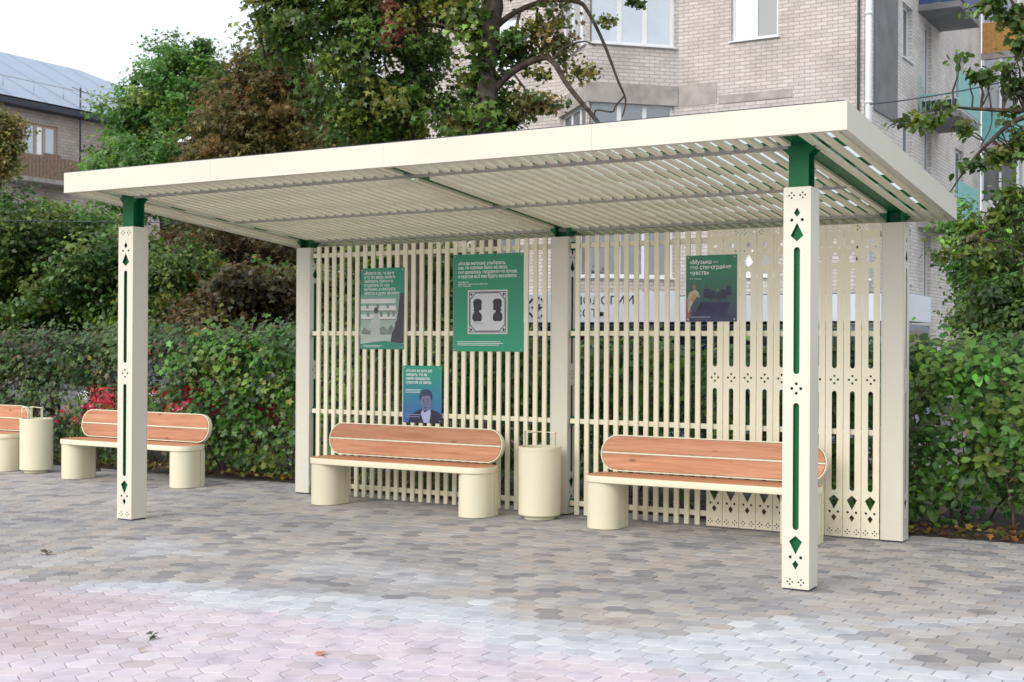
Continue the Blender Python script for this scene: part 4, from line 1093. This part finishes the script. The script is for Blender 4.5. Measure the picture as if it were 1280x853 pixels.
def make_bin():
    e = empty('litter_bin'); b = MB(); n = 36; r = .19
    prof = [(.140, 0.0), (.140, .032), (.180, .034), (.188, .040), (.190, .60), (.190, .606), (.188, .607), (.190, .609), (.190, .636), (.187, .640), (.178, .640), (.176, .60), (.17, .30), (.0, .30)]
    vs = []; fs = []
    for (rr, z) in prof:
        for k in range(n): vs.append((rr*math.cos(2*math.pi*k/n), rr*math.sin(2*math.pi*k/n), z))
    for l in range(len(prof)-1):
        for k in range(n): fs.append((l*n+k, l*n+(k+1) % n, (l+1)*n+(k+1) % n, (l+1)*n+k))
    b.raw(vs, fs, True); bo = b.build('drum', M['cream_warm'], e)
    md = bo.modifiers.new('edge', 'EDGE_SPLIT'); md.split_angle = R(30)
    for sx in (-1, 1):
        m = MB(); m.box(sx*.178-.003, sx*.178+.003, -.012, .012, .56, .768); m.build('hoop_upright', M['cream_warm'], e)
    m = MB(); m.box(-.186, .186, -.016, .016, .768, .774); m.build('hoop_bar', M['cream_warm'], e)
    m = MB(); m.tube([(0, -.17, .62), (0, -.17, .77), ], .005, 6); m.tube([(0, -.17, .770), (0, .02, .770)], .005, 6); m.build('hoop_rod', M['cream_warm'], e)
    m = MB(); m.prism(circ(0, 0, .168, 24), .36, .37); m.build('recess_shade', M['dark'], e)  # black disc paints the shaded recess inside the drum
    return e
lbin = make_bin()
for i, (x, y, lb) in enumerate([(-3.115, 2.08, 'cream drum litter bin in front of the middle shelter post'), (-10.13, 2.36, 'cream drum litter bin outside the shelter between two benches')]):
    o = lbin if i == 0 else copy_tree(lbin)
    o.location = (x, y, 0); o.rotation_euler = (0, 0, R(-12 if i == 0 else -20)); tag(o, lb, 'bin', 'cream litter bins')

# ------------------------------------------------------------------ hedges
HG = [(.045, .105, .022), (.065, .14, .03), (.03, .075, .02), (.09, .15, .03), (.05, .10, .05)]; HG = [tuple(v*1.45 for v in c) for c in HG]
HGD = [(.03, .065, .022), (.045, .085, .025), (.07, .10, .03), (.06, .055, .03), (.025, .05, .02)]; HGD = [tuple(v*1.45 for v in c) for c in HGD]
def hedge(label, x0, x1, y0, y1, top, n_per_m, size, pal, wts, shape, bare=0.0, gaps=(), big=0, drop=0.0):
    e = empty('hedge', ((x0+x1)/2, (y0+y1)/2, 0), 0, label, 'hedge', 'clipped hedge along the paving')
    base = np.array([(x0+x1)/2, (y0+y1)/2, 0]); L = x1-x0; n = int(n_per_m*L)
    # clumps on the front, on the top and inside
    nc_ = int(L*52); f = rng.random(nc_); cx_ = x0+rng.random(nc_)*L
    hz_ = np.array([top-drop*max(0, min(1, (x-x0)/L*2-.6))+.10*mn.noise(Vector((x*1.3, y0, 0)))+.06*mn.noise(Vector((x*4.1, y0, 7))) for x in cx_])
    depth = (y1-y0)
    cy_ = np.where(f < .55, y0+np.abs(rng.normal(0, .12, nc_)), y0+rng.random(nc_)*depth)
    cz_ = np.where(f > .72, hz_-np.abs(rng.normal(0, .07, nc_)), .16+rng.random(nc_)**.85*(hz_-.2))
    cy_ += .10*np.sin(cz_*3+cx_*2) + .12*(1-np.minimum(1, cz_/.7)) + np.where(cz_ > hz_-.15, .08, 0)
    ci = rng.integers(0, nc_, n); cr_ = rng.uniform(.09, .20, nc_)
    pos = np.stack([cx_, cy_, cz_], 1)[ci]+rng.normal(size=(n, 3))*np.array([1, .75, .8])*cr_[ci][:, None]*.8
    pos[:, 2] = np.clip(pos[:, 2], .05, None)
    front = 1-np.clip((pos[:, 1]-y0)/depth, 0, 1)
    nor = np.stack([rng.normal(0, .45, n), -.75*front-.15+rng.normal(0, .4, n), .55+.5*(pos[:, 2] > top-.2)+rng.normal(0, .4, n)], 1)
    cl = cols(pal, nc_, wts, .22); col = cl[ci]*np.exp(rng.normal(0, .24, (n, 1)))*np.exp(rng.normal(0, .08, (n, 3)))
    yel = rng.random(n) < .005; col[yel] = np.array([.30, .27, .05])*rng.uniform(.6, 1.1, (int(yel.sum()), 1))
    ded = rng.random(n) < .015; col[ded] = np.array([.12, .085, .04])*rng.uniform(.5, 1.2, (int(ded.sum()), 1))
    keep = np.ones(n, bool)
    keep &= ~((pos[:, 2] < .30) & (rng.random(n) < .5*(1-pos[:, 2]/.35)))
    if bare > 0:
        b_ = np.array([max(0, mn.noise(Vector((p[0]*.9, p[2]*1.5, 2)))+.25) for p in pos]); keep &= ~((pos[:, 2] < top-.28) & (rng.random(n) < bare*np.clip(b_*2.2, 0, 1)))
    for (gx, gz, gr) in gaps: keep &= ~(((pos[:, 0]-gx)/gr)**2+((pos[:, 2]-gz)/(gr*.8))**2 < 1)
    pos, nor, col = pos[keep], nor[keep], col[keep]; n = len(pos); sz = size*np.clip(np.exp(rng.normal(-.08, .32, n)), .4, 1.4)
    if big:
        vis = []
        for i, p in enumerate(pos):
            if p[1] < y0+.18 and p[2] > .5:
                q = proj(p)
                if 0 < q[0] < 1280: vis.append((sz[i]/q[2], i))
        vis.sort(reverse=True); bi = [i for _, i in vis[:big]]; ms = np.zeros(n, bool); ms[bi] = True
    else: ms = np.zeros(n, bool)
    fo = link('foliage', leaf_mesh('foliage', pos[~ms]-base, nor[~ms], sz[~ms], col[~ms], shape), e); fo['kind'] = 'stuff'
    if ms.any():
        for i in np.where(ms)[0]:
            me_ = leaf_mesh('leaf', np.zeros((1, 3)), nor[i:i+1], sz[i:i+1], col[i:i+1], shape); link('leaf', me_, e, None, tuple(pos[i]-base))
    # stems and twigs
    tw = MB(); rr = random.Random(int(x0*10))
    for k in range(int(L*5.5)):
        x = rr.uniform(x0, x1); y = rr.uniform(y0+.10, y1-.1)
        if any(abs(x-g_[0]) < g_[2]*.9 for g_ in gaps): continue
        p = Vector((x, y, -.02)); pts = [p.copy()]; d = Vector((rr.gauss(0, .18), rr.gauss(-.05, .15), 1))
        H_ = top*rr.uniform(.6, 1.0); st_ = 6
        for j in range(st_):
            d += Vector((rr.gauss(0, .22), rr.gauss(0, .16), 0)); p = p + d.normalized()*(H_/st_); pts.append(p.copy())
            if j > 0:
                for _ in range(3):
                    a = Vector((rr.gauss(0, 1), rr.gauss(-.3, .8), rr.uniform(.0, .9))).normalized()*rr.uniform(.15, .38)
                    tw.tube([p-Vector(base), p+a*.5+Vector((0, 0, rr.uniform(-.03, .03)))-Vector(base), p+a-Vector(base)], [.005, .004, .002], 4, False)
        tw.tube([q-Vector(base) for q in pts], [.014-.0018*i for i in range(len(pts))], 5, False)
    tag(tw.build('twigs', M['twig'], e), kind='stuff')
    return e
hedge('leafy green hedge right of the shelter with broad pointed leaves', -2.0, 5.2, 3.10, 4.2, 1.50, 3600, .076, HG, [.32, .28, .18, .14, .08], 'ovate', big=150)
hedge('dense green hedge behind the slatted shelter wall', -8.9, -2.05, 3.28, 4.3, 1.62, 3200, .070, [(.06, .15, .027), (.095, .195, .04), (.04, .10, .027), (.13, .20, .04), (.065, .115, .05)], [.3, .28, .2, .12, .10], 'lobed', gaps=((-8.62, .93, .17),), drop=.17)
hedge('thin dull hedge with bare twigs behind the outer benches', -19.5, -8.95, 3.35, 4.3, 1.60, 2700, .062, HGD, [.3, .26, .18, .10, .16], 'lobed', bare=.55)

# leaf litter on the soil
nl = 2600
lx = rng.uniform(-15, 5, nl); ly = np.array([edge_y(x) for x in lx])+np.abs(rng.normal(0, .28, nl))+.02
lz = .012+.04*np.clip((ly-2.9)/.5, 0, 1)+rng.random(nl)*.02
lc_ = cols([(.30, .21, .05), (.20, .11, .04), (.10, .06, .03), (.26, .24, .08), (.06, .08, .02)], nl, [.16, .26, .34, .08, .16])
ln_ = np.stack([rng.normal(0, .5, nl), rng.normal(-.2, .5, nl), np.ones(nl)], 1)
tag(link('leaf_litter', leaf_mesh('leaf_litter', np.stack([lx, ly, lz], 1), ln_, .06*rng.uniform(.6, 1.3, nl), lc_, 'lobed')), 'fallen yellow and brown leaves on the soil under the hedge', 'leaf litter', kind='stuff')
# weeds along the hedge foot
nw = 2400; wx = rng.uniform(-14, -3, nw); cl_ = np.sin(wx*2.3)+np.sin(wx*5.1+1) > .2; wx = wx[cl_]; nw = len(wx)
wy = np.array([edge_y(x) for x in wx])+.14+np.abs(rng.normal(0, .12, nw)); wz = .02+np.abs(rng.normal(0, .09, nw))
wn = np.stack([rng.normal(0, .6, nw), rng.normal(-.5, .5, nw), .6*np.ones(nw)], 1)
tag(link('weeds', leaf_mesh('weeds', np.stack([wx, wy, wz], 1), wn, .06*rng.uniform(.5, 1.2, nw), cols([(.05, .12, .02), (.09, .17, .03), (.04, .08, .03)], nw), 'ovate')), 'low green weeds at the foot of the hedge', 'weeds', kind='stuff')

# red flowering plants in front of the twiggy hedge
def flower_plant(px, py, d, label, n=9, spread=.28, H_=.9):
    c = at(px, py, d); e = empty('flowering_plant', (c.x, c.y, 0), 0, label, 'plant', 'red flowers by the hedge')
    r = random.Random(int(px)); st = MB(); heads = []
    for k in range(6):
        tip = Vector((r.gauss(0, spread*.6), r.gauss(0, .08), c.z+r.uniform(-.16, .16)))
        st.tube([(r.gauss(0, .05), r.gauss(0, .04), 0), (tip.x*.5, tip.y*.5, tip.z*.6), tip], [.006, .005, .003], 5); heads.append(tip)
    st.build('stem', M['twig'], e)
    pos = []; 
    for h_ in heads:
        for _ in range(n): pos.append(h_+Vector((r.gauss(0, .045), r.gauss(0, .035), r.gauss(0, .035))))
    pos = np.array([tuple(p) for p in pos]); nn_ = len(pos)
    link('blossom', leaf_mesh('blossom', pos, rng.normal(size=(nn_, 3))+np.array([0, -.8, .5]), .045*rng.uniform(.7, 1.2, nn_), cols([(.55, .02, .05), (.62, .04, .10), (.45, .01, .03), (.6, .25, .28)], nn_, [.4, .3, .2, .1], .12), 'ovate'), e)['kind'] = 'stuff'
    q = np.stack([rng.normal(0, spread*.6, 160), rng.normal(.02, .06, 160), rng.uniform(.1, c.z-.02, 160)], 1)
    f = link('foliage', leaf_mesh('foliage', q, rng.normal(size=(160, 3))+np.array([0, -.8, .6]), .06*rng.uniform(.6, 1.2, 160), cols(HG, 160), 'ovate'), e); f['kind'] = 'stuff'
flower_plant(100, 515, 15.6, 'red flowering plant between the litter bin and the bench')
flower_plant(126, 503, 15.4, 'red flowering plant close behind the left end of the outer bench', 8, .16)
flower_plant(222, 506, 14.4, 'red flowering plant behind the right end of the outer bench', 9, .12)

# ------------------------------------------------------------------ red car behind the hedge
def car(loc, rz_):
    e = empty('parked_car', loc, rz_, 'red parked car showing through a gap in the hedge', 'car')
    L, W_ = 4.0, 1.66
    low = [(-2.0, .34), (-2.0, .62), (-1.93, .86), (-1.2, .95), (1.3, .98), (1.92, .93), (2.0, .7), (2.0, .36), (1.62, .22), (-1.62, .22)]
    def loft(name, prof, w0, w1, zsplit, mat, par):
        m_ = MB(); n = len(prof); vs = []
        for s in (-1, -.86, .86, 1):
            for (x, z) in prof:
                k = 1 if abs(s) < 1 else .94
                t = min(1, max(0, (z-zsplit[0])/(zsplit[1]-zsplit[0]))); w_ = (w0+(w1-w0)*t)/2
                vs.append((x*(1 if k == 1 else .985), s*w_, zsplit[0]+(z-zsplit[0])*k if z > zsplit[0] else z))
        fs = []
        for l in range(3):
            for k in range(n): fs.append((l*n+k, l*n+(k+1) % n, (l+1)*n+(k+1) % n, (l+1)*n+k))
        fs.append(tuple(range(n))); fs.append(tuple(3*n+k for k in range(n))[::-1]); m_.raw(vs, fs)
        o = m_.build(name, mat, par); bm = bmesh.new(); bm.from_mesh(o.data); bmesh.ops.recalc_face_normals(bm, faces=bm.faces); bm.to_mesh(o.data); bm.free()
        bv = o.modifiers.new('round', 'BEVEL'); bv.width = .05; bv.segments = 2; bv.limit_method = 'ANGLE'; return o
    loft('body', low, W_, W_*.95, (.3, .98), M['redpaint'], e)
    loft('cabin', [(-1.15, .90), (-.45, 1.40), (.95, 1.43), (1.75, .95)], W_*.94, W_*.72, (.9, 1.43), M['glassd'], e)
    loft('roof', [(-.40, 1.405), (-.3, 1.46), (.85, 1.48), (.98, 1.42)], W_*.78, W_*.7, (1.4, 1.48), M['redpaint'], e)
    for x in (-1.25, 1.28):
        for s in (-1, 1):
            w_ = MB(); w_.tube([(x, s*.83, .31), (x, s*.64, .31)], .31, 20); wo = w_.build('wheel', M['rubber'], e)
            q = MB(); q.tube([(x, s*.836, .31), (x, s*.80, .31)], .19, 16); q.build('rim', M['steel'], wo)
    for s in (-1, 1):
        q = MB(); q.box(1.9, 2.003, s*.68-.12, s*.68+.12, .66, .86, .02); q.build('tail_light', M['white'], e)
        q = MB(); q.box(-2.0, -1.88, s*.62-.15, s*.62+.15, .62, .76, .02); q.build('headlight', M['white'], e)
        q = MB(); q.box(-.62, -.48, s*.92-.1, s*.92+.1, .95, 1.08, .02); q.build('mirror', M['redpaint'], e)
    for s in (-1, 1):
        for x in (-.05, .85):
            q = MB(); q.box(x, x+.16, s*.822-.012, s*.822+.012, .80, .825); q.build('door_handle', M['black'], e)
    return e
cc_ = at(192, 505, 19.5); car((cc_.x-.45, cc_.y+1.6, -.06), R(-88))

# ------------------------------------------------------------------ trees
G1 = [(.045, .115, .025), (.065, .15, .035), (.03, .08, .02), (.10, .17, .035)]; G1 = [tuple(v*1.35 for v in c) for c in G1]; G1 = [(c[0]*1.2*1.06, c[1]*1.2, c[2]*1.2) for c in G1]
DG = [(.03, .07, .022), (.05, .10, .028), (.022, .05, .018), (.08, .11, .03)]; DG = [tuple(v*1.4 for v in c) for c in DG]; DG = [(c[0]*1.15*1.06, c[1]*1.15, c[2]*1.15) for c in DG]; DG = [(c[0]*1.35, c[1]*1.18, c[2]*.95) for c in DG]; SHADE_G = [(c[0]*.62, c[1]*.60, c[2]*.62) for c in G1]; BD = [(.11, .075, .03), (.08, .065, .025), (.05, .05, .02)]  # darkened maple greens: shade low among the trees put into the leaf colour
BR = [(.21, .16, .06), (.155, .14, .05), (.25, .18, .075), (.10, .12, .035), (.085, .095, .03)]
OL = [(.12, .13, .04), (.16, .14, .05), (.08, .10, .03)]; OL = [tuple(v*1.2 for v in c) for c in OL]; OL = [(c[0]*1.15*1.06, c[1]*1.15, c[2]*1.15) for c in OL]
def V(px, py, d): return tuple(at(px, py, d))
def B(px, py, d, rx, rz_, ry=None): return (V(px, py, d), (rx, ry if ry else rx, rz_))
def G0(px, d): q = at(px, 430, d); return (q.x, q.y, -.06)
TG = 'trees behind the hedge'
# bright green maple
tree('maple_tree', 'bright green round maple left of the brown chestnut', 'tree', [G0(205, 31), V(207, 330, 31), V(205, 200, 31), V(212, 110, 31)],
     [B(215, 120, 31, 1.3, 1.3), B(252, 85, 31, .85, .75), B(165, 150, 31, .8, 1.0), B(262, 150, 31, 1.1, 1.2), B(200, 220, 30, 1.6, 1.2), B(150, 215, 30, .8, .9), B(215, 68, 31, .5, .4), B(255, 240, 30, 1.4, 1.2)],
     440, 110, .11, G1, [.34, .32, .2, .14], .31, 'trilobe', TG, nbranch=160, trad=(.20, .05))
# browning chestnut
tree('chestnut_tree', 'chestnut tree with rust brown drying leaves left of the dark maple', 'tree', [G0(372, 24), V(372, 330, 24), V(366, 220, 24), V(370, 120, 24)],
     [B(350, 130, 24, 1.1, 1.0), B(300, 150, 24, .8, .8), B(310, 210, 24, 1.1, 1.0), B(380, 190, 24, 1.3, 1.1), B(440, 170, 24, .9, 1.1), B(270, 190, 24, .6, .6), B(340, 80, 24, .7, .5), B(250, 330, 24, .8, 1.0)],
     540, 62, .135, BR, [.26, .26, .14, .2, .14], .33, 'palm', TG, nbranch=170, trad=(.2, .05), extra=[(([B(300, 330, 23.5, 1.5, 1.0), B(350, 340, 23, 1.1, 1.1)], 150, 62, .135, BD), dict(clump_r=.33))])
# big dark maple with a leaning limb
tree('dark_maple_tree', 'tall dark maple with thick black trunk above the shelter roof', 'tree', [G0(512, 20), V(514, 330, 20), V(514, 150, 20), V(520, 60, 20), V(528, -60, 20), V(530, -180, 20)],
     [B(400, 20, 20, 1.1, .8), B(350, 50, 20, .55, .5), B(430, 80, 20, .9, .8), B(470, 40, 19.5, 1.0, 1.0), B(450, 130, 20, .9, .6), B(520, 120, 19.5, .75, .6), B(560, 140, 19.3, .55, .45), B(545, 60, 19.7, .4, .5), B(500, -60, 20, 2.2, 1.2), B(400, -70, 20, 1.6, 1.0), B(590, -60, 20, 1.0, .8), B(480, 160, 19.8, .8, .4), B(345, 5, 20, .5, .5)],
     580, 70, .105, DG, [.34, .32, .2, .14], .28, 'trilobe', TG, nbranch=200, trad=(.24, .12),
     limbs=[((V(518, 90, 20), V(470, 20, 20), V(420, -40, 20)), .09, .04), ((V(530, 30, 20), V(575, 40, 19.6), V(602, 70, 19.4), V(628, 110, 19)), .04, .015), ((V(505, 120, 20), V(440, 80, 20), V(380, 60, 20), V(330, 70, 20)), .06, .015)],
     extra=[((( [B(489, 22, 19.0, .10, .45)] ), 14, 40, .09, [(.30, .15, .11), (.22, .11, .08)]), dict(clump_r=.16))])
# ivy-clad tree with arching limbs
iv = [B(612, 140, 18, .34, .42), B(600, 95, 18, .22, .35), B(625, 160, 18, .40, .22), B(598, 50, 18, .28, .3), B(580, 20, 18, .3, .25), B(640, 55, 18, .3, .28), B(570, 155, 18, .3, .22)]
tree('arching_tree', 'ivy clad tree with bare arching limbs in front of the bay window', 'tree', [G0(608, 18), V(608, 300, 18), V(608, 150, 18), V(612, 60, 18), V(618, -40, 18), V(622, -160, 18)],
     iv+[B(600, -70, 18, 1.0, .7), B(690, -60, 18, .8, .5)], 170, 44, .105, DG+[(.13, .14, .03)], [.3, .28, .16, .12, .14], .2, 'lobed', TG, nbranch=40, trad=(.19, .11),
     limbs=[((V(618, 112, 18), V(640, 90, 17.9), V(672, 74, 17.8), V(690, 76, 17.7), V(712, 110, 17.6), V(745, 150, 17.4), V(760, 170, 17.3)), .06, .022),
            ((V(614, 40, 18), V(640, 18, 18), V(680, 2, 18), V(720, 2, 17.9), V(735, 15, 17.9), V(755, 55, 17.8), V(772, 100, 17.8), V(782, 125, 17.8), V(778, 146, 17.8)), .045, .008),
            ((V(781, 120, 17.8), V(770, 132, 17.8), V(765, 140, 17.8), V(745, 138, 17.8), V(744, 150, 17.8)), .014, .01),
            ((V(690, 76, 17.7), V(705, 60, 17.7), V(730, 52, 17.7), V(745, 58, 17.7)), .02, .006),
            ((V(672, 10, 18), V(670, 40, 18), V(676, 70, 18)), .02, .008), ((V(650, 14, 18), V(642, 45, 18), V(628, 70, 18)), .025, .008),
            ((V(640, 90, 17.9), V(660, 120, 17.9), V(655, 150, 17.9)), .018, .006), ((V(612, 96, 18), V(590, 66, 18.2), V(560, 35, 18.4), V(535, 28, 18.6)), .025, .012)],
     extra=[((( [B(672, 88, 17.9, .28, .24), B(700, 55, 17.9, .30, .3), B(690, 25, 17.9, .4, .25), B(735, 90, 17.8, .25, .18), B(680, 135, 17.9, .4, .18), B(650, 125, 17.9, .2, .2), B(756, 22, 17.9, .12, .1)] ), 90, 18, .075, OL+[(.05, .09, .025)]), dict(clump_r=.17)),
            ((( [B(795, 4, 17.9, .10, .06)] ), 4, 14, .085, DG), dict(clump_r=.1))])
# mass of smaller trees on the left
bg = [(40, 340, 24, 1.6, 1.5, SHADE_G, 'low feathery green tree left of the front post'), (120, 350, 23, 1.3, 1.2, SHADE_G, 'bushy green tree right behind the front post'), (-60, 330, 25, 1.8, 1.7, SHADE_G, 'feathery green tree at the far end of the twiggy hedge'),
      (215, 365, 22, 1.0, .8, DG, 'dark green shrub below the bright maple'), (420, 380, 21, 1.3, .8, DG, 'dark shrub tree behind the slats under the chestnut'), (520, 360, 21.5, 1.1, .9, DG, 'dark shrub around the foot of the dark maple'),
      (-2, 165, 33, .5, .65, OL, 'olive tree in front of the tan brick house'), (70, 300, 27, 1.3, .9, G1, 'light green tree top under the wooden balcony'), (310, 385, 20, 1.1, .6, BD, 'brown shrub under the chestnut tree'), (455, 270, 26, 1.6, 1.6, DG, 'dark tree seen through the slats beside the chestnut')]
for (px, py, d, rx_, rz__, pal, lb) in bg:
    c = at(px, py, d)
    bl = [(tuple(c), (rx_*.7, rx_*.7, rz__*.7))]
    for k in range(6):
        a = k*1.05; bl.append(((c.x+rx_*.6*math.cos(a), c.y+rx_*.6*math.sin(a), c.z+rz__*.55*math.sin(a*2.3+px)), (rx_*.5, rx_*.5, rz__*.45)))
    zt = c.z-rz__
    while zt > 1.2:      # skirts of leaves down towards the hedge
        bl.append(((c.x, c.y, zt), (rx_*.85, rx_*.85, .8))); zt -= 1.0
        if px == -2: break
    tree('leafy_tree', lb, 'tree', [(c.x, c.y, -.06), (c.x, c.y, c.z*.5), (c.x+.1, c.y, c.z+rz__*.3)], bl, int(140+85*rx_*rz__), 80, .105, pal, None, .28, 'rhomb' if pal is not DG else 'trilobe', TG, nbranch=60, trad=(.11, .03))
# right side small trees
for (px, py, d, rx_, rz__, pal, lb) in [(1238, 322, 19, .66, .85, G1, 'light green leafy tree right of the shop sign'), (1275, 360, 18, .9, .75, SHADE_G, 'bushy green tree in front of the loggias'), (1275, 395, 17.5, .8, .4, SHADE_G, 'dark shrub above the right hand hedge'), (1340, 330, 20, 1.2, 1.2, SHADE_G, 'green tree at the end of the brick side wall')]:
    c = at(px, py, d); bl = [(tuple(c), (rx_*.7, rx_*.7, rz__*.7))]
    for k in range(6):
        a = k*1.05+.4; bl.append(((c.x+rx_*.6*math.cos(a), c.y+rx_*.6*math.sin(a), c.z+rz__*.55*math.sin(a*2.3+px)), (rx_*.5, rx_*.5, rz__*.45)))
    zt = c.z-rz__
    while zt > 1.0: bl.append(((c.x, c.y, zt), (rx_*.9, rx_*.9, .6))); zt -= .8
    tree('leafy_tree', lb, 'tree', [(c.x, c.y, -.06), (c.x, c.y, c.z*.5), (c.x+.1, c.y, c.z+rz__*.3)], bl, int(110+80*rx_*rz__), 66, .088, pal, None, .24, 'ovate', TG, nbranch=60, trad=(.09, .02))
# linden on the right with dark hanging branches
D0 = 13.0
tb = at(1420, 430, D0)
lim = [((V(1420, 60, D0), V(1330, 128, D0), V(1280, 138, D0), V(1215, 136, D0), V(1185, 133, D0)), .045, .007), ((V(1415, 120, D0), V(1330, 135, D0), V(1272, 150, D0), V(1240, 175, D0), V(1212, 205, D0), V(1186, 243, D0)), .04, .006),
       ((V(1420, 230, D0), V(1340, 245, D0), V(1290, 270, D0), V(1230, 290, D0), V(1180, 318, D0)), .035, .006), ((V(1420, 10, D0), V(1320, -10, D0), V(1250, 0, D0), V(1205, 12, D0)), .04, .006),
       ((V(1240, 137, D0), V(1238, 160, D0), V(1225, 185, D0)), .008, .005), ((V(1185, 133, D0), V(1150, 142, D0), V(1112, 152, D0)), .007, .004), ((V(1420, 300, D0), V(1330, 290, D0), V(1285, 250, D0)), .03, .008)]
lb_ = [B(1235, 8, D0, .24, .10), B(1265, 20, D0, .22, .14), B(1280, 55, D0, .14, .2), B(1275, 110, D0, .14, .18), B(1250, 88, D0, .20, .05), B(1225, 98, D0, .16, .05), B(1205, 72, D0, .07, .03), B(1182, 134, D0, .13, .05), B(1160, 150, D0, .14, .09), B(1120, 155, D0, .09, .07), B(1205, 160, D0, .10, .05),
       B(1240, 120, D0, .07, .06), B(1255, 195, D0, .18, .09), B(1222, 208, D0, .14, .07), B(1195, 238, D0, .09, .05), B(1275, 180, D0, .16, .22), B(1270, 250, D0, .18, .22), B(1245, 275, D0, .18, .10), B(1275, 310, D0, .25, .2), B(1225, 300, D0, .14, .07), B(1180, 320, D0, .1, .06), B(1262, 145, D0, .12, .1)]
far_ = [B(1400, 60, D0, .5, .6), B(1420, 200, D0, .6, .9), B(1480, 0, D0, 1.3, 1.0), B(1490, 150, D0, 1.2, 1.1), B(1500, -120, D0, 1.5, 1.0)]
tree('linden_tree', 'dark leaved linden reaching in with hanging branches over the right hedge', 'tree', [(tb.x, tb.y, -.06), V(1420, 300, D0), V(1422, 100, D0), V(1425, -80, D0)], lb_, 125, 22, .082, DG+[(.10, .10, .03)], [.4, .28, .22, .04, .06], .11, 'ovate', TG, limbs=lim, nbranch=150, trad=(.2, .12), shell=.6, extra=[((far_, 330, 26, .082, DG), dict(clump_r=.2))])

# ------------------------------------------------------------------ street lamp, wires
lp_ = at(231, 178, 26)
e = empty('street_lamp', (lp_.x, lp_.y, -.06), 0, 'street lamp with white domed head among the trees', 'street lamp')
m = MB(); m.tube([(0, .0, 0), (0, 0, lp_.z-.02), (.05, 0, lp_.z+.12), (.18, -.02, lp_.z+.16)], [.06, .045, .04, .03], 10); m.build('pole', M['trim'], e)
m = MB(); n = 14
prof = [(.02, .10), (.10, .095), (.20, .06), (.27, 0), (.27, -.03), (.0, -.035)]
vs = [(r_*math.cos(2*math.pi*k/n)+.12, r_*.7*math.sin(2*math.pi*k/n), lp_.z+.06+z) for r_, z in prof for k in range(n)]
fs = [(l*n+k, l*n+(k+1) % n, (l+1)*n+(k+1) % n, (l+1)*n+k) for l in range(len(prof)-1) for k in range(n)]
m.raw(vs, fs, True); m.build('lamp_head', M['upvc'], e)
def wire(label, a, b, sag, r_=.012):
    a, b = Vector(a), Vector(b); m = MB(); pts = []
    for k in range(25):
        t = k/24; p = a.lerp(b, t); p.z -= sag*4*t*(1-t); pts.append(p)
    m.tube(pts, r_, 5); o = m.build('overhead_wire', M['trim']); tag(o, label, 'wire')
wire('dark overhead wire running from the building corner past the turquoise balcony', (CX+.1, FY-.05, 6.98), V(1500, 25, 24), .25, .014)
wire('thin overhead wire crossing in front of the left trees', V(-250, 268, 19), at(640, 272, 19.5), .1, .006)

# ------------------------------------------------------------------ fallen leaves on the paving
def fallen(px, py, size, c, label, shape='lobed', k=1):
    p = at_z(px, py, .004); e_pos = []
    pos = np.array([[rng.normal(0, .02) if i else 0, rng.normal(0, .02) if i else 0, .008+.012*i] for i in range(k)]); nor = np.stack([rng.normal(0, .25, k), rng.normal(-.25, .2, k), np.ones(k)], 1)
    o = link('fallen_leaf', leaf_mesh('fallen_leaf', pos, nor, np.full(k, size), np.array([c]*k)*rng.uniform(.7, 1.2, (k, 1)), shape)); o.location = p
    tag(o, label, 'leaf', 'fallen leaves on the paving')
fallen(191, 799, .045, (.05, .075, .02), 'dark green crumpled leaf on the pink paving', 'lobed', 3)
fallen(178, 814, .045, (.42, .33, .22), 'pale tan leaf beside the dark green crumpled leaf')
fallen(401, 818, .07, (.45, .20, .11), 'orange brown leaf lying on the pink paving')
fallen(61, 693, .07, (.09, .06, .04), 'dark brown curled leaf on the grey paving', 'lobed', 2)
fallen(1027, 843, .035, (.35, .05, .04), 'small red leaf on the pale paving')
